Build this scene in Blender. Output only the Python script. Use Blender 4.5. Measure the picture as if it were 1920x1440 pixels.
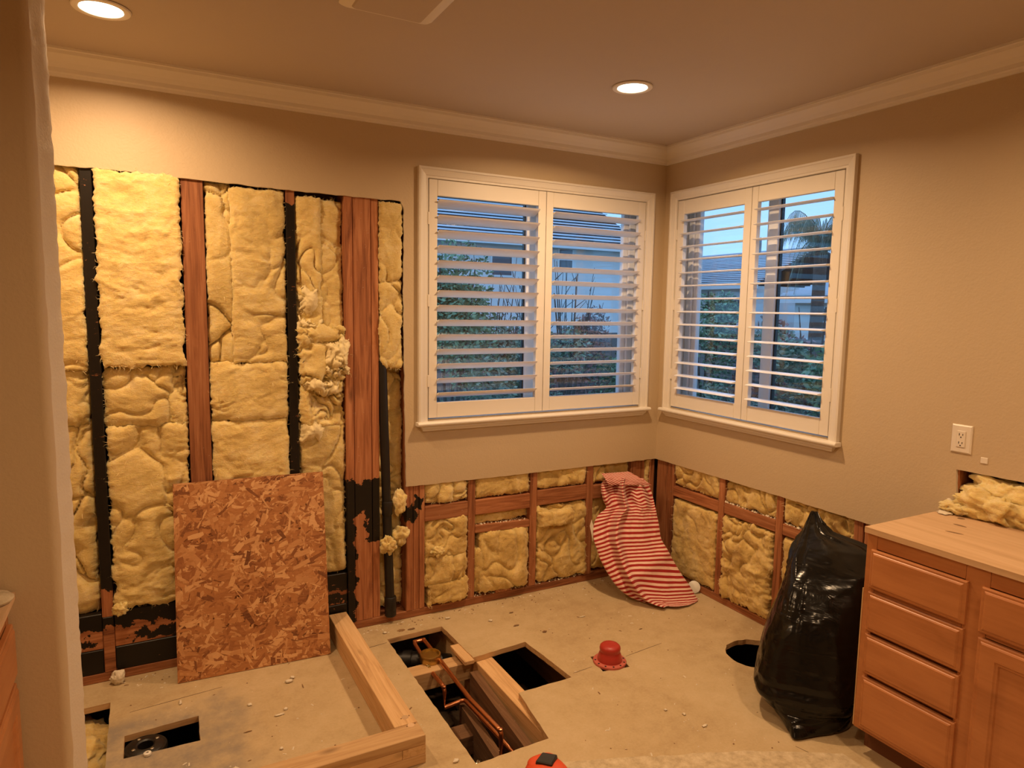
import bpy, bmesh, math, random
from mathutils import Vector, Matrix, noise, geometry
random.seed(7)
S = bpy.context.scene
for o in list(bpy.data.objects): bpy.data.objects.remove(o, do_unlink=True)
C = S.collection
PI = math.pi
# ------------------------------------------------------------------ camera
cam = bpy.data.objects.new('camera', bpy.data.cameras.new('camera')); C.objects.link(cam); S.camera = cam
cam.data.sensor_width = 36.0; cam.data.sensor_fit = 'HORIZONTAL'; cam.data.lens = 1272.46 / 1920 * 36
cam.data.clip_start = 0.05; cam.data.clip_end = 400
yaw, pit, rol = math.radians(28.2213), math.radians(-6.2972), math.radians(0.9136)
fw = Vector((math.sin(yaw)*math.cos(pit), math.cos(yaw)*math.cos(pit), math.sin(pit)))
rt = Vector((math.cos(yaw), -math.sin(yaw), 0)); up = rt.cross(fw)
rr = rt*math.cos(rol) + up*math.sin(rol); uu = -rt*math.sin(rol) + up*math.cos(rol)
m3 = Matrix((rr, uu, -fw)).transposed()
cam.matrix_world = Matrix.Translation((-2.8926, -3.3905, 1.6985)) @ m3.to_4x4()
# ------------------------------------------------------------------ view, world
S.view_settings.view_transform = 'Standard'; S.view_settings.look = 'None'
S.view_settings.exposure = 0.0; S.view_settings.gamma = 1.0; S.view_settings.use_curve_mapping = False
W = bpy.data.worlds.new('dusk_sky'); S.world = W; W.use_nodes = True
wn = W.node_tree; bg = wn.nodes['Background']
tc = wn.nodes.new('ShaderNodeTexCoord'); sx = wn.nodes.new('ShaderNodeSeparateXYZ'); rp = wn.nodes.new('ShaderNodeValToRGB')
wn.links.new(tc.outputs['Generated'], sx.inputs[0]); wn.links.new(sx.outputs['Z'], rp.inputs[0]); wn.links.new(rp.outputs[0], bg.inputs[0])
rp.color_ramp.elements[0].position = 0.0; rp.color_ramp.elements[0].color = (0.31, 0.55, 0.90, 1)
rp.color_ramp.elements[1].position = 0.9; rp.color_ramp.elements[1].color = (0.23, 0.43, 0.85, 1)
bg.inputs[1].default_value = 1.75
# ------------------------------------------------------------------ recessed lamps' light (fixtures are built further down)
WARM = (1.0, 0.645, 0.35)
LAMPS = [(-2.992, -0.561, 18.0), (-0.93, -0.834, 24.0), (-0.80, -2.75, 14.5), (-2.45, -2.75, 14.5)]
H = 2.70
for i, (x, y, p) in enumerate(LAMPS):
    l = bpy.data.lights.new('downlight', 'AREA'); l.shape = 'DISK'; l.size = 0.12; l.energy = p; l.color = WARM; l.spread = math.radians(158)
    o = bpy.data.objects.new('downlight_beam', l); C.objects.link(o); o.location = (x, y, H - 0.012)

# ------------------------------------------------------------------ helpers
class MB:
    def __init__(s): s.v = []; s.f = []; s.m = []
    def add(s, vs, fs, mi=0):
        b = len(s.v); s.v += [tuple(p) for p in vs]; s.f += [tuple(b+i for i in f) for f in fs]; s.m += [mi]*len(fs); return s
    def box(s, a, b, mi=0):
        x0,y0,z0 = [min(a[i],b[i]) for i in range(3)]; x1,y1,z1 = [max(a[i],b[i]) for i in range(3)]
        return s.add([(x0,y0,z0),(x1,y0,z0),(x1,y1,z0),(x0,y1,z0),(x0,y0,z1),(x1,y0,z1),(x1,y1,z1),(x0,y1,z1)],
            [(0,3,2,1),(4,5,6,7),(0,1,5,4),(1,2,6,5),(2,3,7,6),(3,0,4,7)], mi)
    def loft(s, rings, caps=True, closed=False, mi=0):
        n = len(rings[0]); vs = [p for r in rings for p in r]; fs = []
        m = len(rings)
        for k in range(m if closed else m-1):
            a = k*n; b = ((k+1) % m)*n
            for i in range(n): fs.append((a+i, a+(i+1) % n, b+(i+1) % n, b+i))
        if caps and not closed: fs.append(tuple(range(n-1,-1,-1))); fs.append(tuple((m-1)*n+i for i in range(n)))
        return s.add(vs, fs, mi)
    def tube(s, pts, r, n=10, mi=0, taper=None):
        pts = [Vector(p) for p in pts]; rings = []; ref = None
        for i, p in enumerate(pts):
            t = (pts[min(i+1,len(pts)-1)] - pts[max(i-1,0)]).normalized()
            if ref is None:
                ref = Vector((0,0,1)) if abs(t.z) < .9 else Vector((1,0,0))
            a = t.cross(ref).normalized(); b = t.cross(a).normalized(); ref = -b if False else ref
            rad = r if taper is None else r*taper[i]
            rings.append([p + a*math.cos(2*PI*k/n)*rad + b*math.sin(2*PI*k/n)*rad for k in range(n)])
        return s.loft(rings, True, False, mi)
    def lathe(s, prof, c=(0,0,0), n=24, axis='z', mi=0):
        rings = []
        for r, h in prof:
            ring = []
            for k in range(n):
                a = 2*PI*k/n; x, y = r*math.cos(a), r*math.sin(a)
                q = (x,y,h) if axis == 'z' else ((h,x,y) if axis == 'x' else (x,h,y))
                ring.append((c[0]+q[0], c[1]+q[1], c[2]+q[2]))
            rings.append(ring)
        return s.loft(rings, True, False, mi)
    def prism(s, outer, holes, put, t0, t1, mi=0, ms=None):
        """flat sheet with holes; put(a,b,t)->xyz"""
        polys = [outer] + holes; ms = mi if ms is None else ms
        flat = [p for q in polys for p in q]
        tris = geometry.tessellate_polygon([[Vector((p[0],p[1],0)) for p in q] for q in polys])
        n = len(flat)
        vs = [put(p[0],p[1],t0) for p in flat] + [put(p[0],p[1],t1) for p in flat]
        s.add(vs, [t for t in tris] + [(t[2]+n,t[1]+n,t[0]+n) for t in tris], mi)
        base = 0; side = []
        for q in polys:
            k = len(q)
            for i in range(k): side.append((base+i, base+(i+1) % k, base+(i+1) % k+n, base+i+n))
            base += k
        s.add(vs, side, ms); return s

def smooth_obj(me, ang=40):
    me.polygons.foreach_set('use_smooth', [True]*len(me.polygons))
    try: me.set_sharp_from_angle(angle=math.radians(ang))
    except Exception: pass

def base_of(par):
    p = Vector((0,0,0))
    while par is not None: p += par.location; par = par.parent
    return p
def setp(o, label=None, cat=None, group=None, kind=None):
    if label: o['label'] = label
    if cat: o['category'] = cat
    if group: o['group'] = group
    if kind: o['kind'] = kind
    return o
def build(name, mb, mats, parent=None, smooth=False, bevel=0.0, label=None, cat=None, group=None, kind=None, fixn=True, uv=None, seg=1):
    """one mesh object; geometry is given in world coordinates, its origin goes to the middle of its own box"""
    me = bpy.data.meshes.new(name)
    vs = [Vector(p) for p in mb.v]
    lo = Vector([min(p[i] for p in vs) for i in range(3)]); hi = Vector([max(p[i] for p in vs) for i in range(3)])
    c = (lo+hi)/2
    me.from_pydata([p-c for p in vs], [], mb.f)
    if not isinstance(mats, (list, tuple)): mats = [mats]
    for m in mats: me.materials.append(m)
    if len(mats) > 1: me.polygons.foreach_set('material_index', mb.m)
    if uv is not None:
        ul = me.uv_layers.new(name='UVMap')
        for li, l in enumerate(me.loops): ul.data[li].uv = uv[l.vertex_index]
    if fixn or bevel > 0:
        bm = bmesh.new(); bm.from_mesh(me)
        if fixn or bevel > 0: bmesh.ops.remove_doubles(bm, verts=bm.verts, dist=1e-6)
        if fixn: bmesh.ops.recalc_face_normals(bm, faces=bm.faces)
        if bevel > 0:
            es = [e for e in bm.edges if len(e.link_faces) == 2 and e.calc_face_angle(0) > 0.6]
            bmesh.ops.bevel(bm, geom=es, offset=bevel, segments=seg, profile=0.5, affect='EDGES')
        bm.to_mesh(me); bm.free()
    if smooth: smooth_obj(me)
    o = bpy.data.objects.new(name, me); C.objects.link(o)
    if parent is not None: o.parent = parent
    o.location = c - base_of(parent)
    return setp(o, label, cat, group, kind)
def empty(name, loc, label=None, cat=None, group=None, kind=None, parent=None):
    o = bpy.data.objects.new(name, None); C.objects.link(o); o.empty_display_size = .1
    if parent is not None: o.parent = parent
    o.location = Vector(loc) - base_of(parent)
    return setp(o, label, cat, group, kind)
def jig(pts, amp, step, seed, skip=()):
    """subdivide the polygon's listed edges and roughen them"""
    out = []; n = len(pts)
    for i in range(n):
        a, b = Vector(pts[i]), Vector(pts[(i+1) % n]); out.append((a[0],a[1]))
        if i in skip: continue
        L = (b-a).length; k = int(L/step); nn = Vector((-(b-a)[1], (b-a)[0])).normalized() if L > 0 else Vector((0,0))
        for j in range(1, k):
            t = j/k; p = a.lerp(b, t); q = noise.noise(Vector((p[0]*23+seed, p[1]*23, seed)))*amp + noise.noise(Vector((p[0]*90, p[1]*90+seed, seed)))*amp*.6
            p = p + nn*q; out.append((p[0], p[1]))
    return out
pA = lambda a, b, t: (a, t, b)      # back wall sheets: a=X b=Z t=Y
pB = lambda a, b, t: (t, a, b)      # right wall sheets: a=Y b=Z t=X
pF = lambda a, b, t: (a, b, t)      # floor sheets

# ------------------------------------------------------------------ materials
class NT:
    def __init__(s, name):
        s.m = bpy.data.materials.new(name); s.m.use_nodes = True; s.t = s.m.node_tree; s.b = s.t.nodes['Principled BSDF']; s.out = s.t.nodes['Material Output']
    def n(s, typ, ins=None, **kw):
        nd = s.t.nodes.new('ShaderNode'+typ)
        for k, v in kw.items(): setattr(nd, k, v)
        for k, v in (ins or {}).items():
            sock = nd.inputs[k]
            if hasattr(v, 'is_output') or isinstance(v, bpy.types.NodeSocket): s.t.links.new(v, sock)
            else: sock.default_value = v
        return nd
    def set(s, **kw):
        for k, v in kw.items():
            sock = s.b.inputs[k.replace('_', ' ')]
            if isinstance(v, bpy.types.NodeSocket): s.t.links.new(v, sock)
            else: sock.default_value = v
        return s
    def coord(s, rand=True):
        c = s.n('TexCoord').outputs['Object']
        if rand:
            r = s.n('ObjectInfo').outputs['Random']
            mlt = s.n('Math', {0: r, 1: 37.0}, operation='MULTIPLY').outputs[0]
            c = s.n('VectorMath', {0: c, 1: mlt}, operation='ADD').outputs[0]
        return c
    def map(s, v, sc): return s.n('Mapping', {'Vector': v, 'Scale': sc}).outputs[0]
    def noise(s, v, sc, det=3, rough=.5, dist=0): return s.n('TexNoise', {'Vector': v, 'Scale': sc, 'Detail': det, 'Roughness': rough, 'Distortion': dist}).outputs['Fac']
    def ramp(s, f, stops, interp='LINEAR'):
        r = s.n('ValToRGB', {0: f}); cr = r.color_ramp; cr.interpolation = interp
        while len(cr.elements) < len(stops): cr.elements.new(.5)
        for e, (p, c) in zip(cr.elements, stops): e.position = p; e.color = (*c, 1) if len(c) == 3 else c
        return r.outputs[0]
    def mix(s, f, a, b, mode='MIX'):
        nd = s.n('Mix', data_type='RGBA', blend_type=mode)
        for sock, v in ((nd.inputs[0], f), (nd.inputs[6], a), (nd.inputs[7], b)):
            if isinstance(v, bpy.types.NodeSocket): s.t.links.new(v, sock)
            else: sock.default_value = (*v, 1) if isinstance(v, (tuple, list)) and len(v) == 3 else v
        return nd.outputs[2]
    def math(s, op, a, b=0.0, clamp=False):
        nd = s.n('Math', {0: a, 1: b}, operation=op); nd.use_clamp = clamp; return nd.outputs[0]
    def bump(s, h, st=.3, d=.01): s.t.links.new(s.n('Bump', {'Height': h, 'Strength': st, 'Distance': d}).outputs[0], s.b.inputs['Normal']); return s
def hx(r, g, b): return tuple(((c/255)/12.92 if c/255 <= .04045 else ((c/255+.055)/1.055)**2.4) for c in (r, g, b))

def plain(name, col, rough=.6, metal=0, bump=None, spec=None):
    n = NT(name); n.set(Base_Color=(*col, 1), Roughness=rough, Metallic=metal)
    if spec is not None: n.set(Specular_IOR_Level=spec)
    if bump: n.bump(n.noise(n.coord(), bump[0], 4), bump[1], bump[2])
    return n.m
def paint(name, col, rough=.55, orange=.25):
    n = NT(name); c = n.coord(False)
    big = n.noise(c, 1.3, 3)
    n.set(Base_Color=n.mix(big, tuple(k*.95 for k in col), tuple(min(1, k*1.04) for k in col)), Roughness=rough, Specular_IOR_Level=.35)
    h = n.math('ADD', n.noise(c, 110, 2), n.math('MULTIPLY', n.noise(c, 38, 2), .8))
    n.bump(h, orange, .004); return n.m
def wood(name, axis, stops, rough=.65, gscale=1.0, tar=None, knots=True, speck=.5, spec=.3):
    n = NT(name); c = n.coord()
    s = [15*gscale]*3; s[axis] = 1.0*gscale
    v = n.map(c, s)
    g = n.noise(v, 2.2, 5, .6, .9)
    s2 = [75*gscale]*3; s2[axis] = 1.6*gscale
    fine = n.noise(n.map(c, s2), 2.0, 3, .6)
    f = n.math('ADD', n.math('MULTIPLY', g, .72), n.math('MULTIPLY', fine, .28))
    col = n.ramp(f, stops)
    rnd = n.n('ObjectInfo').outputs['Random']
    hv = n.n('HueSaturation', {'Color': col, 'Value': n.math('ADD', n.math('MULTIPLY', rnd, .34), .83), 'Saturation': 1.0}).outputs[0]
    col = hv
    if knots:
        vo = n.n('TexVoronoi', {'Vector': n.map(c, [7 if i != axis else 2.6 for i in range(3)]), 'Scale': 1.0}).outputs['Distance']
        k = n.ramp(vo, [(0.03, (1,1,1)), (0.13, (0,0,0))])
        col = n.mix(n.math('MULTIPLY', k, .6), col, tuple(q*.35 for q in stops[0][1]))
    if speck:
        sp = n.ramp(n.noise(c, 140, 2), [(.72, (0,0,0)), (.76, (1,1,1))])
        col = n.mix(n.math('MULTIPLY', sp, speck), col, (.6,.55,.45))
    rg = rough
    if tar:
        pos = n.n('NewGeometry').outputs['Position']
        wob = n.n('TexNoise', {'Vector': pos, 'Scale': 16.0, 'Detail': 5.0, 'Roughness': .65}).outputs['Color']
        p2 = n.n('VectorMath', {0: pos, 1: n.n('VectorMath', {0: n.n('VectorMath', {0: wob, 1: (.5,.5,.5)}, operation='SUBTRACT').outputs[0], 'Scale': .16}, operation='SCALE').outputs[0]}, operation='ADD').outputs[0]
        xyz = n.n('SeparateXYZ', {0: p2})
        tot = None
        for (x0, x1, z0, z1) in tar:
            mk = n.math('MULTIPLY', n.math('GREATER_THAN', xyz.outputs[0], x0), n.math('LESS_THAN', xyz.outputs[0], x1))
            mk = n.math('MULTIPLY', mk, n.math('MULTIPLY', n.math('GREATER_THAN', xyz.outputs[2], z0), n.math('LESS_THAN', xyz.outputs[2], z1)))
            tot = mk if tot is None else n.math('MAXIMUM', tot, mk)
        miss = n.ramp(n.noise(n.map(pos, (26, 26, 60)), 1.0, 5, .7), [(.66, (1,1,1)), (.70, (0,0,0))])
        tot = n.math('MULTIPLY', tot, miss)
        col = n.mix(tot, col, (.012, .009, .007))
        rg = n.math('SUBTRACT', rough, n.math('MULTIPLY', tot, .3))
    n.set(Base_Color=col, Roughness=rg, Specular_IOR_Level=spec)
    n.bump(f, .25, .003); return n.m
FIR = [(.34, (.17,.056,.024)), (.5, (.36,.138,.058)), (.66, (.52,.235,.11))]
OLD = [(.25, (.07,.035,.018)), (.5, (.15,.078,.04)), (.75, (.23,.13,.07))]
PINE = [(.33, (.45,.26,.12)), (.5, (.62,.40,.20)), (.75, (.72,.50,.28))]
M = {}
M['wall'] = paint('tan_wall_paint', (.585,.46,.30), .5, .22)
M['ceil'] = paint('ceiling_paint', (.53,.445,.36), .7, .15)
M['gyp'] = plain('gypsum_edge', (.72,.64,.52), .9, bump=(120, .5, .003))
M['white'] = plain('white_trim_paint', (.80,.745,.655), .38, bump=(30, .05, .002))
M['louver'] = plain('white_louver_lacquer', (.86,.86,.87), .35)
M['vinyl'] = plain('white_vinyl', (.80,.80,.80), .3)
for ax, nm in ((0,'x'), (1,'y'), (2,'z')):
    M['fir'+nm] = wood('fir_stud_'+nm, ax, FIR)
    M['pine'+nm] = wood('pine_lumber_'+nm, ax, PINE, speck=.25)
M['oldx'] = wood('dusty_joist_x', 0, OLD, .9); M['oldy'] = wood('dusty_joist_y', 1, OLD, .9)
M['post'] = wood('fir_tar_post', 2, FIR, tar=[(-2.1,-1.80,.615,.80), (-2.1,-1.975,0,.66), (-1.92,-1.80,.48,.66)])
M['trim_tar'] = wood('fir_tar_trimmer', 2, FIR, tar=[(-1.75,-1.645,.555,.64), (-1.66,-1.60,.60,.68)])
M['board_hi'] = wood('fir_tar_board_upper', 0, FIR, tar=[(-4,-2.0,.245,.40), (-4,-3.14,.19,.215), (-3.0,-2.0,.165,.21)])
M['board_lo'] = wood('fir_tar_board_lower', 0, FIR, tar=[(-4,-1.9,.03,.20), (-4,-1.9,.02,.3)])
M['tarstud'] = wood('tar_coated_stud', 2, FIR, tar=[(-4,0,.43,2.19), (-4,-3.0,.43,3)])
def m_insul():
    n = NT('yellow_fiberglass'); c = n.coord()
    a = n.noise(c, 9, 5, .6, .6); b = n.noise(n.map(c, (30,30,75)), 1.6, 5, .65, 1.0)
    col = n.ramp(n.math('ADD', n.math('MULTIPLY', a, .6), n.math('MULTIPLY', b, .4)), [(.28, (.60,.42,.13)), (.5, (.78,.60,.24)), (.72, (.88,.74,.42))])
    rnd = n.n('ObjectInfo').outputs['Random']
    col = n.n('HueSaturation', {'Color': col, 'Value': n.math('ADD', n.math('MULTIPLY', rnd, .14), .95), 'Saturation': .98}).outputs[0]
    sp = n.ramp(n.noise(c, 60, 2), [(.70, (0,0,0)), (.80, (1,1,1))])
    col = n.mix(n.math('MULTIPLY', sp, .35), col, (.42,.24,.06))
    n.set(Base_Color=col, Roughness=1.0, Specular_IOR_Level=.05, Sheen_Weight=.25, Sheen_Roughness=.6, Subsurface_Weight=.55, Subsurface_Radius=(1.0,.8,.4), Subsurface_Scale=.022)
    n.bump(n.math('ADD', n.noise(c, 55, 6, .7, .8), b), .55, .008); return n.m
M['insul'] = m_insul()
def m_insul_old():
    n = NT('dusty_fiberglass'); c = n.coord()
    a = n.noise(c, 11, 5, .6, .6)
    col = n.ramp(a, [(.3, (.46,.30,.10)), (.5, (.70,.515,.195)), (.7, (.82,.65,.31))])
    sp = n.ramp(n.noise(c, 45, 3), [(.62, (0,0,0)), (.72, (1,1,1))])
    col = n.mix(n.math('MULTIPLY', sp, .5), col, (.33,.17,.05))
    n.set(Base_Color=col, Roughness=1.0, Specular_IOR_Level=.05, Sheen_Weight=.2, Subsurface_Weight=.5, Subsurface_Radius=(1.0,.8,.4), Subsurface_Scale=.018)
    n.bump(n.noise(c, 60, 6, .7, .8), .6, .008); return n.m
M['insul2'] = m_insul_old()
M['fluff'] = plain('pale_fiberglass_fluff', (.84,.71,.41), 1.0, bump=(70, .5, .006), spec=.05)
M['fibre'] = plain('loose_glass_fibres', (.86,.72,.40), .9, spec=.1)
def m_floor():
    n = NT('dusty_subfloor'); c = n.n('NewGeometry').outputs['Position']
    a = n.noise(c, 1.7, 5, .6, .5); b = n.noise(c, 14, 5, .65); d = n.noise(c, 90, 3, .7)
    f = n.math('ADD', n.math('MULTIPLY', a, .5), n.math('ADD', n.math('MULTIPLY', b, .3), n.math('MULTIPLY', d, .2)))
    col = n.ramp(f, [(.33, (.41,.295,.16)), (.5, (.53,.405,.235)), (.68, (.61,.48,.30))])
    st = n.ramp(n.noise(c, 5.5, 6, .7, .7), [(.60, (0,0,0)), (.74, (1,1,1))])
    col = n.mix(n.math('MULTIPLY', st, .35), col, (.30,.20,.10))
    # mortar smeared around the shower drain
    pw = n.n('VectorMath', {0: c, 1: n.n('VectorMath', {0: n.n('TexNoise', {'Vector': c, 'Scale': 7.0, 'Detail': 5.0}).outputs['Color'], 'Scale': .3}, operation='SCALE').outputs[0]}, operation='ADD').outputs[0]
    xyz = n.n('SeparateXYZ', {0: pw})
    sm = lambda v, a, b: n.n('MapRange', {'Value': v, 'From Min': a, 'From Max': b}, interpolation_type='SMOOTHSTEP').outputs[0]
    mk = n.math('MULTIPLY', sm(xyz.outputs[0], -2.36, -2.55), sm(xyz.outputs[1], -.10, -.28))
    mk = n.math('MULTIPLY', mk, sm(xyz.outputs[1], -.95, -.75))
    gm = n.ramp(n.noise(c, 9, 6, .7), [(.35, (.25,.25,.25)), (.62, (.95,.95,.95))])
    col = n.mix(n.math('MULTIPLY', mk, gm), col, (.29,.245,.195))
    n.set(Base_Color=col, Roughness=.85, Specular_IOR_Level=.2)
    n.bump(n.math('ADD', n.noise(c, 60, 4), n.math('MULTIPLY', d, .6)), .22, .004); return n.m
M['floor'] = m_floor()
def m_cement():
    n = NT('rough_mortar_bed'); c = n.coord(False)
    a = n.noise(c, 24, 6, .7); col = n.ramp(a, [(.3, (.40,.31,.19)), (.55, (.60,.49,.32)), (.75, (.72,.62,.45))])
    n.set(Base_Color=col, Roughness=.95); n.bump(n.noise(c, 40, 5), .6, .006); return n.m
M['cement'] = m_cement()
def m_cab():
    n = NT('maple_cabinet_stain'); c = n.coord()
    a = n.noise(n.map(c, (5, 1.6, 5)), 1.5, 5, .55, .7); b = n.noise(n.map(c, (60, 3, 60)), 1.4, 3)
    col = n.ramp(n.math('ADD', n.math('MULTIPLY', a, .75), n.math('MULTIPLY', b, .25)), [(.3, (.37,.135,.042)), (.5, (.48,.19,.066)), (.7, (.56,.235,.085))])
    n.set(Base_Color=col, Roughness=.36, Specular_IOR_Level=.45); return n.m
M['cab'] = m_cab()
M['ply'] = wood('plywood_top', 1, [(.25, (.46,.28,.145)), (.5, (.60,.40,.23)), (.75, (.68,.48,.30))], gscale=.45, speck=.2)
M['toe'] = plain('dark_toe_kick', (.16,.055,.02), .6, bump=(20, .2, .003))
M['copper'] = plain('copper_tube', (.72,.32,.16), .30, 1.0, bump=(25, .1, .002))
M['brass'] = plain('tarnished_brass', (.52,.37,.13), .36, 1.0, bump=(40, .25, .003))
M['abs'] = plain('black_abs_plastic', (.012,.010,.009), .42, bump=(8, .08, .004))
M['steel'] = plain('bolt_steel', (.7,.68,.6), .25, 1.0)
M['whiteplast'] = plain('white_plastic', (.8,.77,.7), .4)
M['ivory'] = plain('outlet_ivory', (.80,.73,.62), .35)
M['dark'] = plain('dark_slot', (.02,.015,.012), .7)
M['redplast'] = plain('red_plastic', (.42,.032,.022), .38, bump=(12, .12, .004))
M['redflange'] = plain('dusty_red_flange', (.52,.12,.085), .6, bump=(40, .3, .003))
M['tool'] = plain('orange_red_tool_shell', (.72,.085,.025), .42, bump=(60, .05, .001))
M['rubber'] = plain('black_rubber', (.018,.016,.015), .55)
M['soil'] = plain('crawl_soil', (.10,.065,.038), 1.0, bump=(18, 1.0, .03))
M['concrete'] = plain('foundation_concrete', (.10,.085,.07), .95, bump=(25, .4, .01))
M['sheath'] = plain('brown_sheathing', (.16,.085,.045), .9, bump=(30, .3, .004))
M['plaster'] = plain('plaster_crumb', (.74,.66,.52), .95, bump=(60, .4, .004))
M['dirt'] = plain('brown_crumb', (.26,.15,.075), .95, bump=(60, .4, .004))
def m_bag():
    n = NT('black_bin_liner'); c = n.coord(False)
    n.set(Base_Color=(.005,.0045,.004,1), Roughness=.2, Specular_IOR_Level=.32)
    h = n.math('ADD', n.noise(n.map(c, (4,4,9)), 1.3, 3, .5, 1.5), n.math('MULTIPLY', n.noise(c, 22, 2, .5, .8), .05))
    n.bump(h, .22, .03); return n.m
M['bag'] = m_bag()
def m_cloth():
    n = NT('red_striped_cotton'); uv = n.n('TexCoord').outputs['UV']; s = n.n('SeparateXYZ', {0: uv})
    fr = n.math('FRACT', n.math('MULTIPLY', s.outputs[1], 1.0))
    k = n.ramp(fr, [(0.0, (0,0,0)), (.46, (0,0,0)), (.50, (1,1,1)), (.96, (1,1,1)), (1.0, (0,0,0))])
    col = n.mix(k, (.36,.022,.022), (.84,.58,.48))
    n.set(Base_Color=col, Roughness=.85, Specular_IOR_Level=.15, Sheen_Weight=.15)
    n.bump(n.noise(n.coord(False), 35, 4), .3, .004); return n.m
M['cloth'] = m_cloth()
def m_flake():
    n = NT('strand_board_flakes'); a = n.n('Attribute', attribute_name='tint', attribute_type='GEOMETRY').outputs['Fac']
    c = n.coord(False); g = n.noise(n.map(c, (30, 30, 90)), 1.5, 4)
    col = n.ramp(a, [(0.0, (.12,.038,.016)), (.3, (.31,.115,.042)), (.65, (.50,.22,.08)), (1.0, (.78,.46,.22))])
    col = n.mix(.2, col, n.ramp(g, [(.3, (.25,.09,.03)), (.7, (.6,.28,.11))]))
    n.set(Base_Color=col, Roughness=.6, Specular_IOR_Level=.3); n.bump(g, .3, .002); return n.m
M['flake'] = m_flake()
def m_glass():
    n = NT('window_glass'); t = n.t; t.nodes.remove(n.b)
    tr = n.n('BsdfTransparent', {'Color': (.94,.97,.98,1)}); gl = n.n('BsdfGlossy', {'Color': (1,1,1,1), 'Roughness': .02})
    bf = n.n('NewGeometry').outputs['Backfacing']; io = n.math('SUBTRACT', 1.45, n.math('MULTIPLY', bf, 1.45-1/1.45))
    fr = n.n('Fresnel', {'IOR': io}); mx = n.n('MixShader', {0: fr.outputs[0], 1: tr.outputs[0], 2: gl.outputs[0]})
    t.links.new(mx.outputs[0], n.out.inputs[0]); return n.m
M['glass'] = m_glass()
def m_emit(name, col, st):
    n = NT(name); n.set(Base_Color=(.9,.85,.75,1), Emission_Color=(*col, 1), Emission_Strength=st); return n.m
M['lens'] = m_emit('lamp_lens', (1.0,.80,.55), 9.0)
# outdoors
M['stucco'] = plain('pale_stucco', (.80,.78,.76), .9, bump=(60, .2, .01))
M['stucco2'] = plain('beige_stucco', (.68,.63,.60), .9, bump=(60, .2, .01))
M['rooftile'] = plain('grey_roof_tile', (.72,.72,.74), .7, bump=(6, .3, .02))
M['darktile'] = plain('shadowed_batten', (.06,.06,.07), .9)
M['hglass'] = plain('house_window_glass', (.06,.07,.09), .1)
M['grass'] = plain('lawn', (.05,.09,.03), 1.0, bump=(30, .8, .05))
M['fence'] = plain('weathered_fence', (.24,.20,.18), .9, bump=(20, .3, .01))
M['bark'] = plain('bark', (.09,.06,.045), .95, bump=(20, .6, .02))
def leafmat(name, a, b):
    n = NT(name); at = n.n('Attribute', attribute_name='tint', attribute_type='GEOMETRY').outputs['Fac']
    n.set(Base_Color=n.ramp(at, [(0, a), (1, b)]), Roughness=.6); return n.m
M['leaf1'] = leafmat('conifer_green', (.08,.15,.08), (.30,.44,.22))
M['leaf2'] = leafmat('shrub_green', (.10,.15,.10), (.36,.42,.26))
M['leaf3'] = leafmat('reddish_leaf', (.14,.10,.08), (.45,.17,.14))
M['leaf4'] = leafmat('palm_green', (.10,.14,.10), (.30,.36,.24))

# ------------------------------------------------------------------ the room shell
XL, YF = -3.80, -4.60          # far left wall, wall behind the camera
FZ = .0127                      # drywall thickness: framing starts behind it
DC = .742                       # height at which the drywall has been cut off
# floor with its cut openings
hole_pipe = jig([(-1.868,-.167),(-1.562,-.157),(-1.548,-.53),(-1.243,-.505),(-1.222,-.80),(-1.215,-.897),(-1.497,-.90),(-1.545,-1.237),(-1.868,-1.245)], .004, .03, 3)
def circ(cx, cy, rx, ry, n=40, amp=.004, seed=1):
    return [(cx+math.cos(2*PI*k/n)*(rx+amp*noise.noise(Vector((k*.9, seed, 0)))), cy+math.sin(2*PI*k/n)*(ry+amp*noise.noise(Vector((k*.9, 5, seed))))) for k in range(n)]
hole_round = circ(-.262, -1.125, .152, .142, 40, .012, 4)
hole_slot = jig([(-3.035,-.47),(-2.768,-.452),(-2.772,-.632),(-3.035,-.622)], .003, .03, 8)
hole_left = jig([(-3.30,-.19),(-3.094,-.183),(-3.092,-.70),(-3.30,-.70)], .003, .04, 9)
hole_flange = [(-.972+.100*math.cos(a_), -.862+.100*math.sin(a_)) for a_ in (.62, .62+PI/2, .62+PI, .62+1.5*PI)]
hole_small = circ(-1.772, -.105, .022, .014, 18, .003, 2)
floor = empty('floor', (-1.9,-2.3,0), kind='structure', label='dusty tan subfloor with cut openings')
mb = MB().prism([(XL,.16),(.16,.16),(.16,YF),(XL,YF)], [hole_pipe, hole_round, hole_slot, hole_left, hole_flange, hole_small], pF, 0, -.026, 0, 1)
build('subfloor_sheet', mb, [M['floor'], M['pinex']], floor)
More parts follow.
